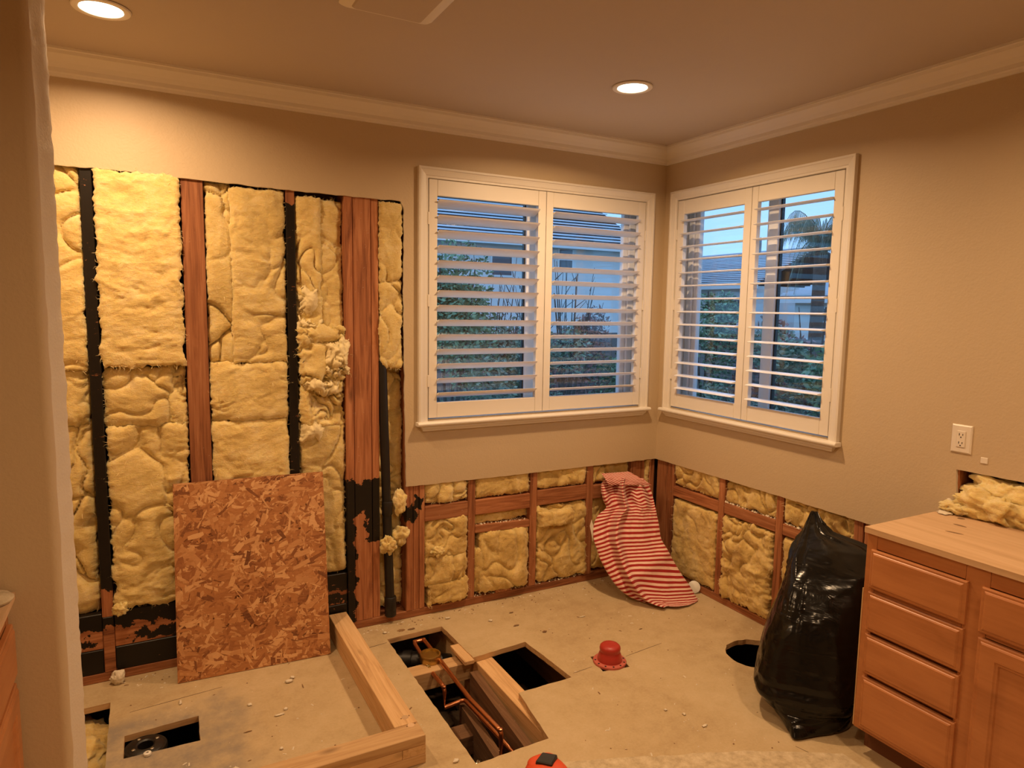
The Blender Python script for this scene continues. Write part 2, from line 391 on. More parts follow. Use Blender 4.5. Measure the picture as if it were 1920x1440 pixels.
# mortar bed edge that crosses the near right of the floor
mb = MB().prism(jig([(-1.62,-1.372),(-.905,-1.655),(-.58,-1.84),(-.58,-2.6),(-1.30,-2.9),(-2.2,-2.4)], .008, .03, 5, (2,3,4,5)), [], pF, .0002, .007)
build('mortar_layer', mb, M['cement'], floor, label='rough mortar bed edge')
for (ax_, ay_), (bx_, by_), w_ in (((-.70,-1.72),(-.62,-1.98),.003), ((-3.02,-.30),(-2.66,-.265),.0025), ((-1.19,-.872),(-1.075,-.862),.0025), ((-.87,-.855),(-.62,-.83),.0025), ((-2.02,-.215),(-1.88,-.20),.003)):
    d_ = Vector((bx_-ax_, by_-ay_, 0)).normalized(); n_ = Vector((-d_.y, d_.x, 0))*w_/2; k_ = 9; L_ = []; R_ = []
    for q_ in range(k_+1):
        p_ = Vector((ax_,ay_,0)).lerp(Vector((bx_,by_,0)), q_/k_); off_ = n_*noise.noise(Vector((q_*1.7, ax_*9, 2)))*1.2
        L_.append(p_+off_+n_*(.4+.6*math.sin(PI*(q_+.5)/(k_+1)))); R_.append(p_+off_-n_*(.4+.6*math.sin(PI*(q_+.5)/(k_+1))))
    build('floor_crack', MB().prism([(p_.x,p_.y) for p_ in L_]+[(p_.x,p_.y) for p_ in reversed(R_)], [], pF, -.0005, .0006), plain('crack_dark', (.10,.06,.03), 1.0) if 'crack_dark' not in bpy.data.materials else bpy.data.materials['crack_dark'], floor)  # thin dark strips laid along the plywood seams
# joists, blocking and the crawl space below
def fboard(name, a, b, mat, label=None, rot=0):
    return build(name, MB().box(a, b), mat, floor, bevel=.002, label=label)
fboard('joist', (-1.530,.15,-.26), (-1.440,-4.5,-.028), M['piney'])
fboard('joist', (-1.915,.15,-.26), (-1.875,-4.5,-.028), M['oldy'])
fboard('joist', (-1.10,.15,-.26), (-1.06,-.75,-.028), M['oldy'])
fboard('joist', (-.68,.15,-.26), (-.64,-4.5,-.028), M['oldy'])
fboard('joist', (-2.36,.15,-.26), (-2.32,-4.5,-.028), M['oldy'])
fboard('joist', (-2.765,.15,-.26), (-2.725,-4.5,-.028), M['oldy'])
fboard('joist', (-3.085,.15,-.26), (-3.045,-4.5,-.028), M['oldy'])
fboard('blocking', (-1.874,-.485,-.135), (-1.531,-.397,-.047), M['pinex'])
fboard('blocking', (-1.78,-.80,-.30), (-1.60,-.70,-.21), M['oldx'])
fboard('plywood_offcut', (-1.60,-.545,-.024), (-1.549,-.362,-.004), M['piney'])
m = MB(); m.loft([[(-1.66,-.62,-.42),(-1.62,-.62,-.42),(-1.62,-.62,-.16),(-1.66,-.62,-.16)], [(-1.70,-1.24,-.42),(-1.66,-1.24,-.42),(-1.66,-1.24,-.16),(-1.70,-1.24,-.16)]])
build('girder', m, M['oldy'], floor)
m = MB(); m.loft([[(-1.575,-.55,-.52),(-1.535,-.55,-.52),(-1.535,-.55,-.06),(-1.575,-.55,-.06)], [(-1.60,-1.24,-.52),(-1.56,-1.24,-.52),(-1.56,-1.24,-.09),(-1.60,-1.24,-.09)]])
build('rim_board', m, M['oldy'], floor)
mb = MB().box((XL-.2,.18,-.62), (.18,YF-.2,-.47)); build('crawl_ground', mb, M['soil'], floor)
mb = MB(); mb.box((XL-.2,.12,-.62), (.2,.30,-.026)); mb.box((.12,.3,-.62), (.30,YF-.2,-.026)); mb.box((XL-.2,YF-.2,-.62), (.2,YF-.1,-.026)); mb.box((XL-.3,.3,-.62), (XL-.12,YF-.2,-.026))
build('foundation_light_block', mb, M['concrete'], floor)  # unseen crawl-space sides, added to keep sky light from leaking in
# ceiling
ceiling = build('ceiling', MB().prism([(XL-.1,.16),(.16,.16),(.16,YF-.1),(XL-.1,YF-.1)], [circ(x, y, .068, .068, 32, 0) for x, y, p in LAMPS], pF, H, H+.016), M['ceil'], None, kind='structure')
build('roof_deck', MB().box((XL-.2,.3,H+.12), (.3,YF-.2,H+.16)), M['sheath'], ceiling)
# back wall
wallA = empty('wall_back', (-1.9, .06, 0), kind='structure', label='opened tan back wall with bare studs')
wallB = empty('wall_right', (.06, -2.3, 0), kind='structure', label='tan right wall cut open along the floor')
WA = (-1.588, -.157, 1.10, 2.366); WB = (-1.262, -.122, 1.10, 2.374)
rect = lambda a0, a1, b0, b1: [(a0,b0),(a1,b0),(a1,b1),(a0,b1)]
outA = [(XL,H),(0,H),(0,DC),(-.6,DC),(-1.2,.741),(-1.704,.744),(-1.712,1.2),(-1.718,1.8),(-1.716,2.20),(-1.733,2.236),(-2.1,2.238),(-2.382,2.241),(-2.821,2.249),(-2.95,2.256),(-3.221,2.252),(XL,2.25)]
mb = MB().prism(jig(outA, .0035, .02, 2, (0,1,15)), [rect(*WA)], pA, 0, FZ, 0, 1)
build('drywall', mb, [M['wall'], M['gyp']], wallA)
mb = MB().prism(rect(XL-.2,.17,-.03,H+.1), [rect(*WA)], pA, .153, .168); build('sheathing', mb, M['sheath'], wallA)
# right wall
outB = [(YF,H),(YF,0),(-1.92,0),(-1.90,.735),(-1.33,.742),(-.6,.744),(0,DC),(0,H)]
niche = jig([(-2.30,.895),(-1.865,.895),(-1.853,1.076),(-2.30,1.08)], .002, .03, 6)
mb = MB().prism(jig(outB, .003, .02, 11, (0,1,2,6,7)), [rect(*WB), niche], pB, 0, FZ, 0, 1)
build('drywall', mb, [M['wall'], M['gyp']], wallB)
mb = MB().prism(rect(YF-.2,.168,-.03,H+.1), [rect(*WB)], pB, .153, .168); build('sheathing', mb, M['sheath'], wallB)
# partition on the left with its rounded corner and bare end
def partition():
    prof = [(XL,-1.168)]
    R = .026; ex = -3.133
    for k in range(7):
        a = -PI/2 + k*PI/2/6; prof.append((ex-R+R*math.cos(a), -1.168+R+R*math.sin(a)))
    prof += [(ex+.006,-1.120),(ex+.013,-1.095),(ex+.021,-1.07),(ex+.024,-1.050),(XL,-1.050)]
    rings = []
    N = 150
    for i in range(N+1):
        z = H*i/N; ring = []
        for j, (x, y) in enumerate(prof):
            dx = 0
            if 6 <= j <= 11: dx = noise.noise(Vector((z*14, j*3.1, 0)))*.003 + (noise.noise(Vector((z*45, j*2.7, 3)))*.004 if j >= 8 else 0)
            ring.append((x+dx, y, z))
        rings.append(ring)
    return rings
pm = MB().loft(partition())
for q_, f_ in enumerate(pm.f):
    if len(f_) == 4 and all(6 <= (i_ % 13) <= 12 for i_ in f_) and all((i_ % 13) <= 11 for i_ in f_): pm.m[q_] = 1
build('wall_left', pm, [M['wall'], M['gyp']], None, smooth=True, kind='structure', label='tan partition wall end with a rounded plaster corner')
build('wall_shower', MB().box((XL-.1,.16,-.03), (XL,YF,H)), M['wall'], None, kind='structure')
build('wall_front', MB().box((XL-.1,YF,-.03), (.16,YF-.1,H)), M['wall'], None, kind='structure')
# crown moulding, mitred in the corner
CP = [(0,2.60),(.011,2.60),(.014,2.611),(.021,2.616),(.023,2.632),(.036,2.650),(.052,2.666),(.062,2.676),(.065,2.688),(.072,2.690),(.072,H),(0,H)]
build('trim_1', MB().loft([[(XL,-d,z) for d,z in CP], [(-d,-d,z) for d,z in CP]]), M['white'], None, kind='structure', label='white crown moulding along the back wall')
build('trim_2', MB().loft([[(-d,-d,z) for d,z in CP], [(-d,YF,z) for d,z in CP]]), M['white'], None, kind='structure', label='white crown moulding along the right wall')

# ------------------------------------------------------------------ framing
SD = .14
def studA(x0, x1, z0=.042, z1=2.66, mat=None, y0=FZ, label=None, name='stud', y1=None):
    return build(name, MB().box((x0,y0,z0), (x1,(y1 or FZ+SD),z1)), mat or M['firz'], wallA, bevel=.0025, label=label)
def studB(y0, y1, z0=.042, z1=2.66, mat=None, x0=FZ, label=None, name='stud', x1=None):
    return build(name, MB().box((x0,y0,z0), ((x1 or FZ+SD),y1,z1)), mat or M['firz'], wallB, bevel=.0025, label=label)
build('sole_plate', MB().box((XL,FZ,0), (FZ,FZ+SD,.042)), M['firx'], wallA, bevel=.003)
build('sole_plate', MB().box((FZ,-.002,0), (FZ+SD,-1.9,.042)), M['firy'], wallB, bevel=.003)
studA(-3.121,-3.077, .30, 2.66, M['tarstud'], label='stud painted with black tar')
studA(-3.121,-3.077, .042, .30, M['board_hi'], FZ-.001)
studA(-2.742,-2.652)
studA(-2.296,-2.255, .30, 2.66, M['tarstud'], label='stud painted with black tar')
studA(-2.296,-2.255, .042, .30)
for a, b, yy in ((-2.022,-1.982,.006), (-1.980,-1.888,.012), (-1.886,-1.847,.016)): studA(a, b, mat=M['post'], y0=yy, label='built-up post plank with a black tar band')
for a, b, yy in ((-1.702,-1.664,.010), (-1.662,-1.628,.013), (-1.626,-1.596,.011)): studA(a, b, .042, 2.66, M['trim_tar'], y0=yy)
studA(-1.334,-1.291, .042, 1.0); studA(-.931,-.884, .042, 1.0); studA(-.527,-.480, .042, 1.0)
studA(-.184,-.140, .042, 1.06, y0=.02); studA(-.137,-.066, .042, 2.66, y0=.028); studA(-.030,.0115, .042, 2.66, y0=.020)
for x0, x1, z0, z1 in ((-1.595,-1.335,.533,.618), (-1.290,-.932,.530,.617), (-.883,-.528,.533,.624), (-.479,-.185,.528,.612)):
    m = MB(); tilt = random.uniform(-.004,.004)
    m.loft([[(x0,FZ,z0),(x0,FZ+.13,z0),(x0,FZ+.13,z1),(x0,FZ,z1)], [(x1,FZ,z0+tilt),(x1,FZ+.13,z0+tilt),(x1,FZ+.13,z1+tilt),(x1,FZ,z1+tilt)]])
    build('blocking', m, M['firx'], wallA, bevel=.003)
build('blocking', MB().loft([[(-1.29,FZ,.423),(-1.29,.13,.423),(-1.29,.13,.468),(-1.29,FZ,.468)], [(-.932,FZ,.412),(-.932,.13,.412),(-.932,.13,.455),(-.932,FZ,.455)]]), M['firx'], wallA, bevel=.003)
build('block_offcut', MB().box((-1.155,.005,.043), (-1.055,.055,.085)), M['firy'], wallA, bevel=.003, label='short wood offcut on the sole plate')
for x0, x1 in ((XL,-3.122), (-3.076,-2.743), (-2.651,-2.297), (-2.254,-2.023)):
    build('low_board', MB().box((x0,FZ+.001,.043), (x1,FZ+.040,.152)), M['board_lo'], wallA, bevel=.003, label='low board smeared with black tar')
    build('low_board', MB().box((x0,FZ+.003,.154), (x1,FZ+.043,.318)), M['board_hi'], wallA, bevel=.003, label='upper low board streaked with tar')
studB(-.165,-.10, .042, 1.06); studB(-.098,-.004, .042, 2.66, x0=.014)
studB(-.598,-.553, .042, 1.0); studB(-1.010,-.966, .042, 1.0); studB(-1.46,-1.415); studB(-1.51,-1.465, x0=.02); studB(-1.57,-1.53, x0=.016); studB(-1.86,-1.82)
studB(-2.34,-2.30)
for y0, y1, z0, z1 in ((-.552,-.166,.536,.600), (-.965,-.599,.540,.606), (-1.414,-1.011,.540,.600)):
    build('blocking', MB().box((FZ,y0,z0), (FZ+.13,y1,z1)), M['firy'], wallB, bevel=.003)

# ------------------------------------------------------------------ insulation
def fbm(p, sc, oc):
    v = 0; amp = 1; q = p*sc
    for _ in range(oc):
        v += amp*noise.noise(q); q = q*2.13+Vector((3.1,1.7,5.3)); amp *= .52
    return v
def batt(label, plane, u0, u1, v0, v1, front=.005, back=.135, r=.03, seed=0, lump=.012, crease=.016, cw=.06, cs=6.0, wr=.005, res=.0065, mat=None, ragged=.012, skew=0.0, name='insulation_batt', group='fiberglass insulation in the wall bays', wsc=(11,24), drop=None):
    """a fiberglass batt: a crumpled front with torn rim, skirted back into the bay"""
    if drop is None: drop = .02+r*.45
    u0 -= .005; u1 += .005
    nu = max(8, int((u1-u0)/res)); nv = max(8, int((v1-v0)/res)); mb = MB(); vs = []
    for j in range(nv+1):
        for i in range(nu+1):
            a = i/nu; b = j/nv
            U = u0+(u1-u0)*a; V = v0+(v1-v0)*b
            su = min(1, min(U-u0, u1-U)/r); sv = min(1, min(V-v0, v1-V)/r)
            P = math.sqrt(max(0, 1-(1-su)**2))*math.sqrt(max(0, 1-(1-sv)**2))
            base = Vector((U, V, seed*1.37))
            q = Vector((U*cs*.9+seed*3.7, V*cs*.8, seed*1.3))
            wq = q + Vector((noise.noise(q*1.6), noise.noise(q*1.6+Vector((9,2,4))), 0))*.95
            n1 = noise.noise(q*.8+Vector((0,7,0)))
            dd = noise.voronoi(Vector((wq.x, wq.y, seed*2.1)))[0]; f21 = dd[1]-dd[0]
            c1 = noise.noise(wq)
            mk = max(0, min(1, .55+1.5*noise.noise(q*.55+Vector((5,1,9)))))
            w = fbm(Vector((U*wsc[0]+n1*1.2, V*wsc[1]+n1*2+c1*.8, seed)), 1.0, 3)
            w = w*abs(w)*1.2+w*.4
            fz = fbm(base, 70, 2)
            d = front+drop*(1-P)
            bil = crease*1.7*mk*math.exp(-f21/.10) + crease*1.0*mk*dd[0]
            d += (.25+.75*P)*(-lump*n1 + bil - wr*w*(1.25-.6*mk) - .0017*fz)
            e = 1-min(su, sv)
            ex = e*ragged*(noise.noise(Vector((V*13, seed, 2)))+.7*noise.noise(Vector((V*48, seed, 5)))+.35*noise.noise(Vector((V*150, seed, 5))))
            ez = e*ragged*1.2*(noise.noise(Vector((U*13, seed, 7)))+.7*noise.noise(Vector((U*48, seed, 1)))+.35*noise.noise(Vector((U*150, seed, 1))))
            if i == 0 or j == 0 or i == nu or j == nv: d = back
            vs.append((U+ex+skew*(b-.5), d, V+ez) if plane == 'A' else (d, U+ex+skew*(b-.5), V+ez))
    # the skirt follows the torn rim
    row = nu+1
    for j in range(nv+1):
        for i in range(nu+1):
            if i in (0, nu) or j in (0, nv):
                ii = min(max(i,1),nu-1); jj = min(max(j,1),nv-1); n_ = vs[jj*row+ii]
                vs[j*row+i] = (n_[0], back, n_[2]) if plane == 'A' else (back, n_[1], n_[2])
    fs = []
    for j in range(nv):
        for i in range(nu):
            k = j*row+i; fs.append((k, k+1, k+row+1, k+row))
    mb.add(vs, fs)
    o = build(name, mb, mat or M['insul'], None, smooth=False, label=label, cat='insulation', group=group, fixn=False)
    o.data.polygons.foreach_set('use_smooth', [True]*len(o.data.polygons))
    rd = random.Random(seed*7+1); fb = MB(); nf = int(60+900*(u1-u0)*(v1-v0))
    room = Vector((0,-1,0)) if plane == 'A' else Vector((-1,0,0))
    for _ in range(nf):
        if rd.random() < .6:
            i, j = (rd.choice((1, 2, nu-1, nu-2)), rd.randint(2, nv-2)) if rd.random() < .65 else (rd.randint(2, nu-2), rd.choice((1, 2, nv-1, nv-2)))
        else: i, j = rd.randint(2, nu-2), rd.randint(2, nv-2)
        p = Vector(vs[j*row+i]); L = rd.uniform(.008,.028)
        t = Vector((rd.gauss(0,1), rd.gauss(0,.5), rd.gauss(0,1))) if plane == 'A' else Vector((rd.gauss(0,.5), rd.gauss(0,1), rd.gauss(0,1)))
        t = (t.normalized()+room*.35).normalized(); c_ = t.cross(room); c_ = c_.normalized() if c_.length > .01 else Vector((0,0,1)); w_ = rd.uniform(.0004,.0009)
        m_ = p+t*L*.55+c_*rd.uniform(-.3,.3)*L; e_ = p+t*L+c_*rd.uniform(-.5,.5)*L
        fb.add([p-c_*w_, p+c_*w_, m_+c_*w_*.8, e_, m_-c_*w_*.8], [(0,1,2,4),(4,2,3)])
    build('loose_fibres', fb, M['fibre'], o, fixn=False, kind='stuff')
    return o
def tuft(label, c, rad, seed, mat=None, name='insulation_tuft', amp=.45, n=26, group=None, freq=3.0, cat='insulation'):
    mb = MB(); rings = []; g = (rad[0]*rad[1]*rad[2])**(1/3); e3 = Vector((rad[0]/g, rad[1]/g, rad[2]/g))
    for j in range(1, n):
        th = PI*j/n; ring = []
        for i in range(n*2):
            ph = 2*PI*i/(n*2); d0 = Vector((math.sin(th)*math.cos(ph), math.sin(th)*math.sin(ph), math.cos(th))); d = Vector((d0.x*e3.x, d0.y*e3.y, d0.z*e3.z))
            fq = freq*.42; sv_ = Vector((seed*1.9, seed*.7, 1)); dw = d + Vector((noise.noise(d*1.5+sv_), noise.noise(d*1.5-sv_), noise.noise(d*1.5+sv_*2)))*.25
            k = 1 + amp*(.75*noise.noise(dw*fq+sv_) + .55*noise.noise(dw*fq*2.2+sv_) - .35*abs(noise.noise(dw*fq*3.1-sv_)) + .22*noise.noise(dw*fq*5+sv_) + .10*noise.noise(d*fq*12+sv_))
            ring.append((c[0]+d0.x*rad[0]*k, c[1]+d0.y*rad[1]*k, c[2]+d0.z*rad[2]*k))
        rings.append(ring)
    mb.loft(rings)
    o = build(name, mb, mat or M['insul'], None, label=label, cat=cat, group=group)
    o.data.polygons.foreach_set('use_smooth', [True]*len(o.data.polygons)); return o
I2 = M['insul2']
# tall opening on the left, bay by bay
batt('upper yellow insulation batt at the far left edge beside the partition', 'A', -3.50,-3.122, 1.40,2.27, .012, seed=1, cs=4.5, wr=0.0054)
batt('middle puff of yellow insulation at the far left edge', 'A', -3.50,-3.122, 1.16,1.43, .03, seed=2, r=0.06, cs=8, crease=0.0248)
batt('lower yellow insulation batt at the far left edge above tarred boards', 'A', -3.50,-3.122, .315,1.19, .03, seed=3, r=0.0675, cs=6, crease=0.022, lump=0.0186)
batt('large smooth upper insulation batt between tarred stud and orange stud', 'A', -3.074,-2.748, 1.415,2.262, -.012, seed=5, r=0.0263, cs=3.2, crease=0.011, wr=0.0063, lump=0.0099, ragged=.016)
batt('plump rounded insulation puff below the large smooth upper batt', 'A', -3.074,-2.80, 1.145,1.425, -.002, seed=6, r=0.075, cs=5, crease=0.0165, lump=0.0093)
batt('small crumpled insulation piece left of the orange stud at mid height', 'A', -2.825,-2.746, 1.13,1.44, .02, seed=7, r=0.0263, cs=14, crease=0.0193)
batt('tall lower insulation batt left of the strand board panel', 'A', -3.072,-2.748, .32,1.165, .0, seed=8, r=0.0375, cs=4.4, crease=0.0165, lump=0.0136, wr=0.0081, ragged=.02)
batt('narrow folded insulation strip just right of the orange stud', 'A', -2.648,-2.535, 1.415,2.255, .012, seed=9, r=0.03, cs=4.5, crease=0.0248, wr=0.0036, wsc=(30,6))
batt('smooth upper insulation batt left of the second tarred stud', 'A', -2.545,-2.30, 1.42,2.24, .0, seed=10, r=0.03, cs=4.5, crease=0.0165, lump=0.0124)
batt('creased middle insulation batt left of the second tarred stud', 'A', -2.648,-2.30, 1.145,1.435, -.002, seed=12, r=0.045, cs=7, crease=0.0248, lump=0.0186)
batt('lower insulation batt behind the top of the strand board panel', 'A', -2.648,-2.30, .32,1.165, .0, seed=13, r=0.045, cs=5.5, crease=0.0193, lump=0.0161)
batt('upper left insulation strip right of the second tarred stud', 'A', -2.252,-2.13, 1.52,2.225, .005, seed=14, r=0.0338, cs=7, crease=0.0248, lump=0.0217)
batt('upper insulation strip beside the built-up post', 'A', -2.15,-2.026, 1.50,2.22, .02, seed=15, r=0.0338, cs=6, crease=0.0165)
batt('torn shaggy insulation mass bulging beside the built-up post', 'A', -2.250,-2.012, 1.32,1.60, -.03, seed=16, r=0.0525, cs=9, crease=0.0275, lump=0.031, wr=0.0126, ragged=.03)
batt('shredded insulation wad below the torn shaggy mass', 'A', -2.248,-2.026, 1.08,1.36, .0, seed=17, r=0.045, cs=12, crease=0.0275, lump=0.0248, wr=0.0108, ragged=.02)
batt('long lower insulation batt right of the strand board panel', 'A', -2.250,-2.026, .32,1.12, .012, seed=18, r=0.0375, cs=5.5, crease=0.0165, lump=0.0186)
batt('narrow upper insulation batt right of the built-up post', 'A', -1.845,-1.722, 1.375,2.232, -.008, seed=20, r=0.0263, cs=5, crease=0.022, wr=0.0045, lump=0.0093, wsc=(26,8), ragged=.018)
batt('narrow lower insulation batt behind the black vent pipe', 'A', -1.845,-1.704, .06,1.40, .062, seed=21, r=0.03, cs=8, crease=0.022, lump=0.0186)
# low opening, back wall
LA = 'insulation behind the cut drywall of the back wall'
for k, (u0, u1) in enumerate(((-1.594,-1.50), (-1.515,-1.42), (-1.43,-1.336))):
    batt(['left','middle','right'][k]+' of three small insulation puffs under the drywall beside the trimmer studs', 'A', u0, u1, .620,.775, -.004+.006*k, seed=30+k, r=0.0375, cs=9, crease=0.0165, lump=0.0124, group=LA)
batt('crumpled upper insulation lump in the first low bay', 'A', -1.594,-1.338, .30,.545, -.008, seed=34, r=0.0525, cs=9, crease=0.0275, lump=0.0186, mat=I2, group=LA)
batt('rounded middle insulation lump in the first low bay', 'A', -1.594,-1.345, .155,.34, -.022, seed=35, r=0.0638, cs=6, crease=0.0138, lump=0.0124, mat=I2, group=LA)
batt('drooping bottom insulation flap in the first low bay', 'A', -1.575,-1.338, .048,.185, -.02, seed=36, r=0.03, cs=7, crease=0.0165, lump=0.0186, mat=I2, ragged=.025, group=LA)
batt('flat insulation strip under the drywall in the second low bay', 'A', -1.289,-.934, .619,.775, .008, seed=37, r=0.0375, cs=5, crease=0.011, mat=I2, group=LA)
batt('thin insulation strip between the two blocks of the second low bay', 'A', -1.289,-.934, .462,.535, .03, seed=38, r=0.0225, cs=6, crease=0.0083, mat=I2, group=LA)
batt('big bulging insulation batt in the second low bay', 'A', -1.262,-.940, .055,.425, -.030, seed=39, r=0.0825, cs=4.2, crease=0.0121, lump=0.0136, mat=I2, group=LA)
batt('slim insulation fold at the left of the second low bay', 'A', -1.290,-1.20, .06,.33, .0, seed=40, r=0.03, cs=8, crease=0.0165, mat=I2, group=LA)
batt('flat insulation strip under the drywall in the third low bay', 'A', -.882,-.530, .626,.775, .004, seed=41, r=0.0375, cs=5, crease=0.011, mat=I2, group=LA)
batt('tall insulation batt in the third low bay left of the striped cloth', 'A', -.880,-.515, .05,.525, -.006, seed=42, r=0.0375, cs=5.5, crease=0.0193, lump=0.0155, mat=I2, ragged=.02, group=LA)
batt('folded-over insulation flap at the top of the third low bay', 'A', -.872,-.64, .40,.50, -.035, .05, seed=43, r=0.0225, cs=8, crease=0.011, mat=I2, ragged=.02, group=LA)
batt('insulation strip above the striped cloth', 'A', -.478,-.188, .615,.775, .012, seed=44, r=0.0375, cs=5, mat=I2, group=LA)
batt('shaded insulation batt behind the striped cloth', 'A', -.478,-.188, .05,.53, .035, seed=45, r=0.0375, cs=6, mat=I2, group=LA)
batt('thin upright insulation sliver in the room corner', 'A', -.060,-.034, .50,.76, .02, .10, seed=46, r=0.009, cs=12, crease=0.0055, lump=0.0062, mat=I2, group=LA, ragged=.006)
LB = 'insulation behind the cut drywall of the right wall'
batt('insulation strip under the right wall drywall nearest the corner', 'B', -.550,-.168, .602,.775, .0, seed=50, r=0.0375, cs=6, crease=0.0138, mat=I2, group=LB)
batt('slumped flat insulation batt right of the corner post', 'B', -.545,-.172, .05,.525, -.004, seed=51, r=0.0375, cs=4.5, crease=0.0121, lump=0.0124, mat=I2, group=LB)
batt('insulation strip above the dusty block on the right wall', 'B', -.962,-.600, .606,.775, .004, seed=52, r=0.0375, cs=6, crease=0.0165, mat=I2, group=LB)
batt('ragged insulation batt left of the black bin liner', 'B', -.960,-.602, .045,.535, -.014, seed=53, r=0.0375, cs=7, crease=0.0165, lump=0.0186, wr=0.0108, mat=I2, ragged=.025, group=LB)
batt('paired insulation puffs above the bin liner', 'B', -1.20,-1.014, .602,.77, .0, seed=54, r=0.045, cs=9, crease=0.0275, mat=I2, group=LB)
batt('insulation puff behind the neck of the bin liner', 'B', -1.412,-1.19, .602,.77, .015, seed=55, r=0.045, cs=9, crease=0.022, mat=I2, group=LB)
batt('insulation batt hidden behind the bin liner', 'B', -1.412,-1.014, .05,.535, .01, seed=56, r=0.0375, cs=6, mat=I2, group=LB)
# loose tufts
TG_ = dict(back=.06, crease=.03, lump=.03, cs=16, wr=.010, mat=M['fluff'], ragged=.035, res=.005, drop=.055)
batt('pale shredded insulation clump high beside the second tarred stud', 'A', -2.250,-2.150, 1.66,1.80, -.010, r=.05, seed=71, **TG_)
batt('pale shredded insulation clump right below the high clump', 'A', -2.250,-2.140, 1.50,1.645, -.020, r=.055, seed=72, **TG_)
batt('pale torn insulation lip hanging over the edge of the built-up post', 'A', -2.125,-2.010, 1.345,1.53, -.045, r=.055, seed=73, **TG_)
batt('pale torn insulation strip crossing below the shaggy mass', 'A', -2.225,-2.060, 1.265,1.345, -.040, r=.038, seed=74, **TG_)
batt('pale wispy insulation knot beside the second tarred stud above the panel', 'A', -2.250,-2.135, 1.02,1.13, -.018, r=.05, seed=75, **TG_)
tuft('white insulation tuft stuck on the front of the vent pipe', (-1.815,-.022,.445), (.042,.028,.045), 3, amp=.6, freq=3.6)
tuft('insulation tuft squeezed between vent pipe and trimmer studs', (-1.735,.0,.485), (.045,.03,.05), 5, amp=.5)
tuft('insulation tuft pulled out beside the tarred trimmer studs', (-1.74,.01,.66), (.038,.03,.075), 6, amp=.4)
tuft('pale insulation tuft on the floor below the tarred boards', (-3.072,-.028,.030), (.030,.026,.032), 8, amp=.4, mat=M['plaster'])
tuft('insulation wisp resting on the tarred board by the left stud', (-3.05,.0,.335), (.035,.02,.03), 9, amp=.6)
tuft('insulation scrap hanging in the first low bay', (-1.53,-.01,.36), (.04,.025,.03), 10, amp=.6)
tuft('loose insulation spilling from the wall niche onto the plywood top', (-.005,-2.00,.955), (.062,.16,.062), 12, amp=.55, freq=3.2, n=40)
tuft('upper fold of insulation inside the wall niche', (.03,-2.03,1.015), (.05,.15,.055), 13, amp=.5, n=32)
tuft('low insulation tongue at the left end of the wall niche', (-.03,-1.885,.925), (.045,.062,.026), 14, amp=.5, n=28)
tuft('brown insulation hanging under the left floor opening', (-3.20,-.30,-.12), (.14,.20,.06), 15, amp=.4, n=28, mat=I2)

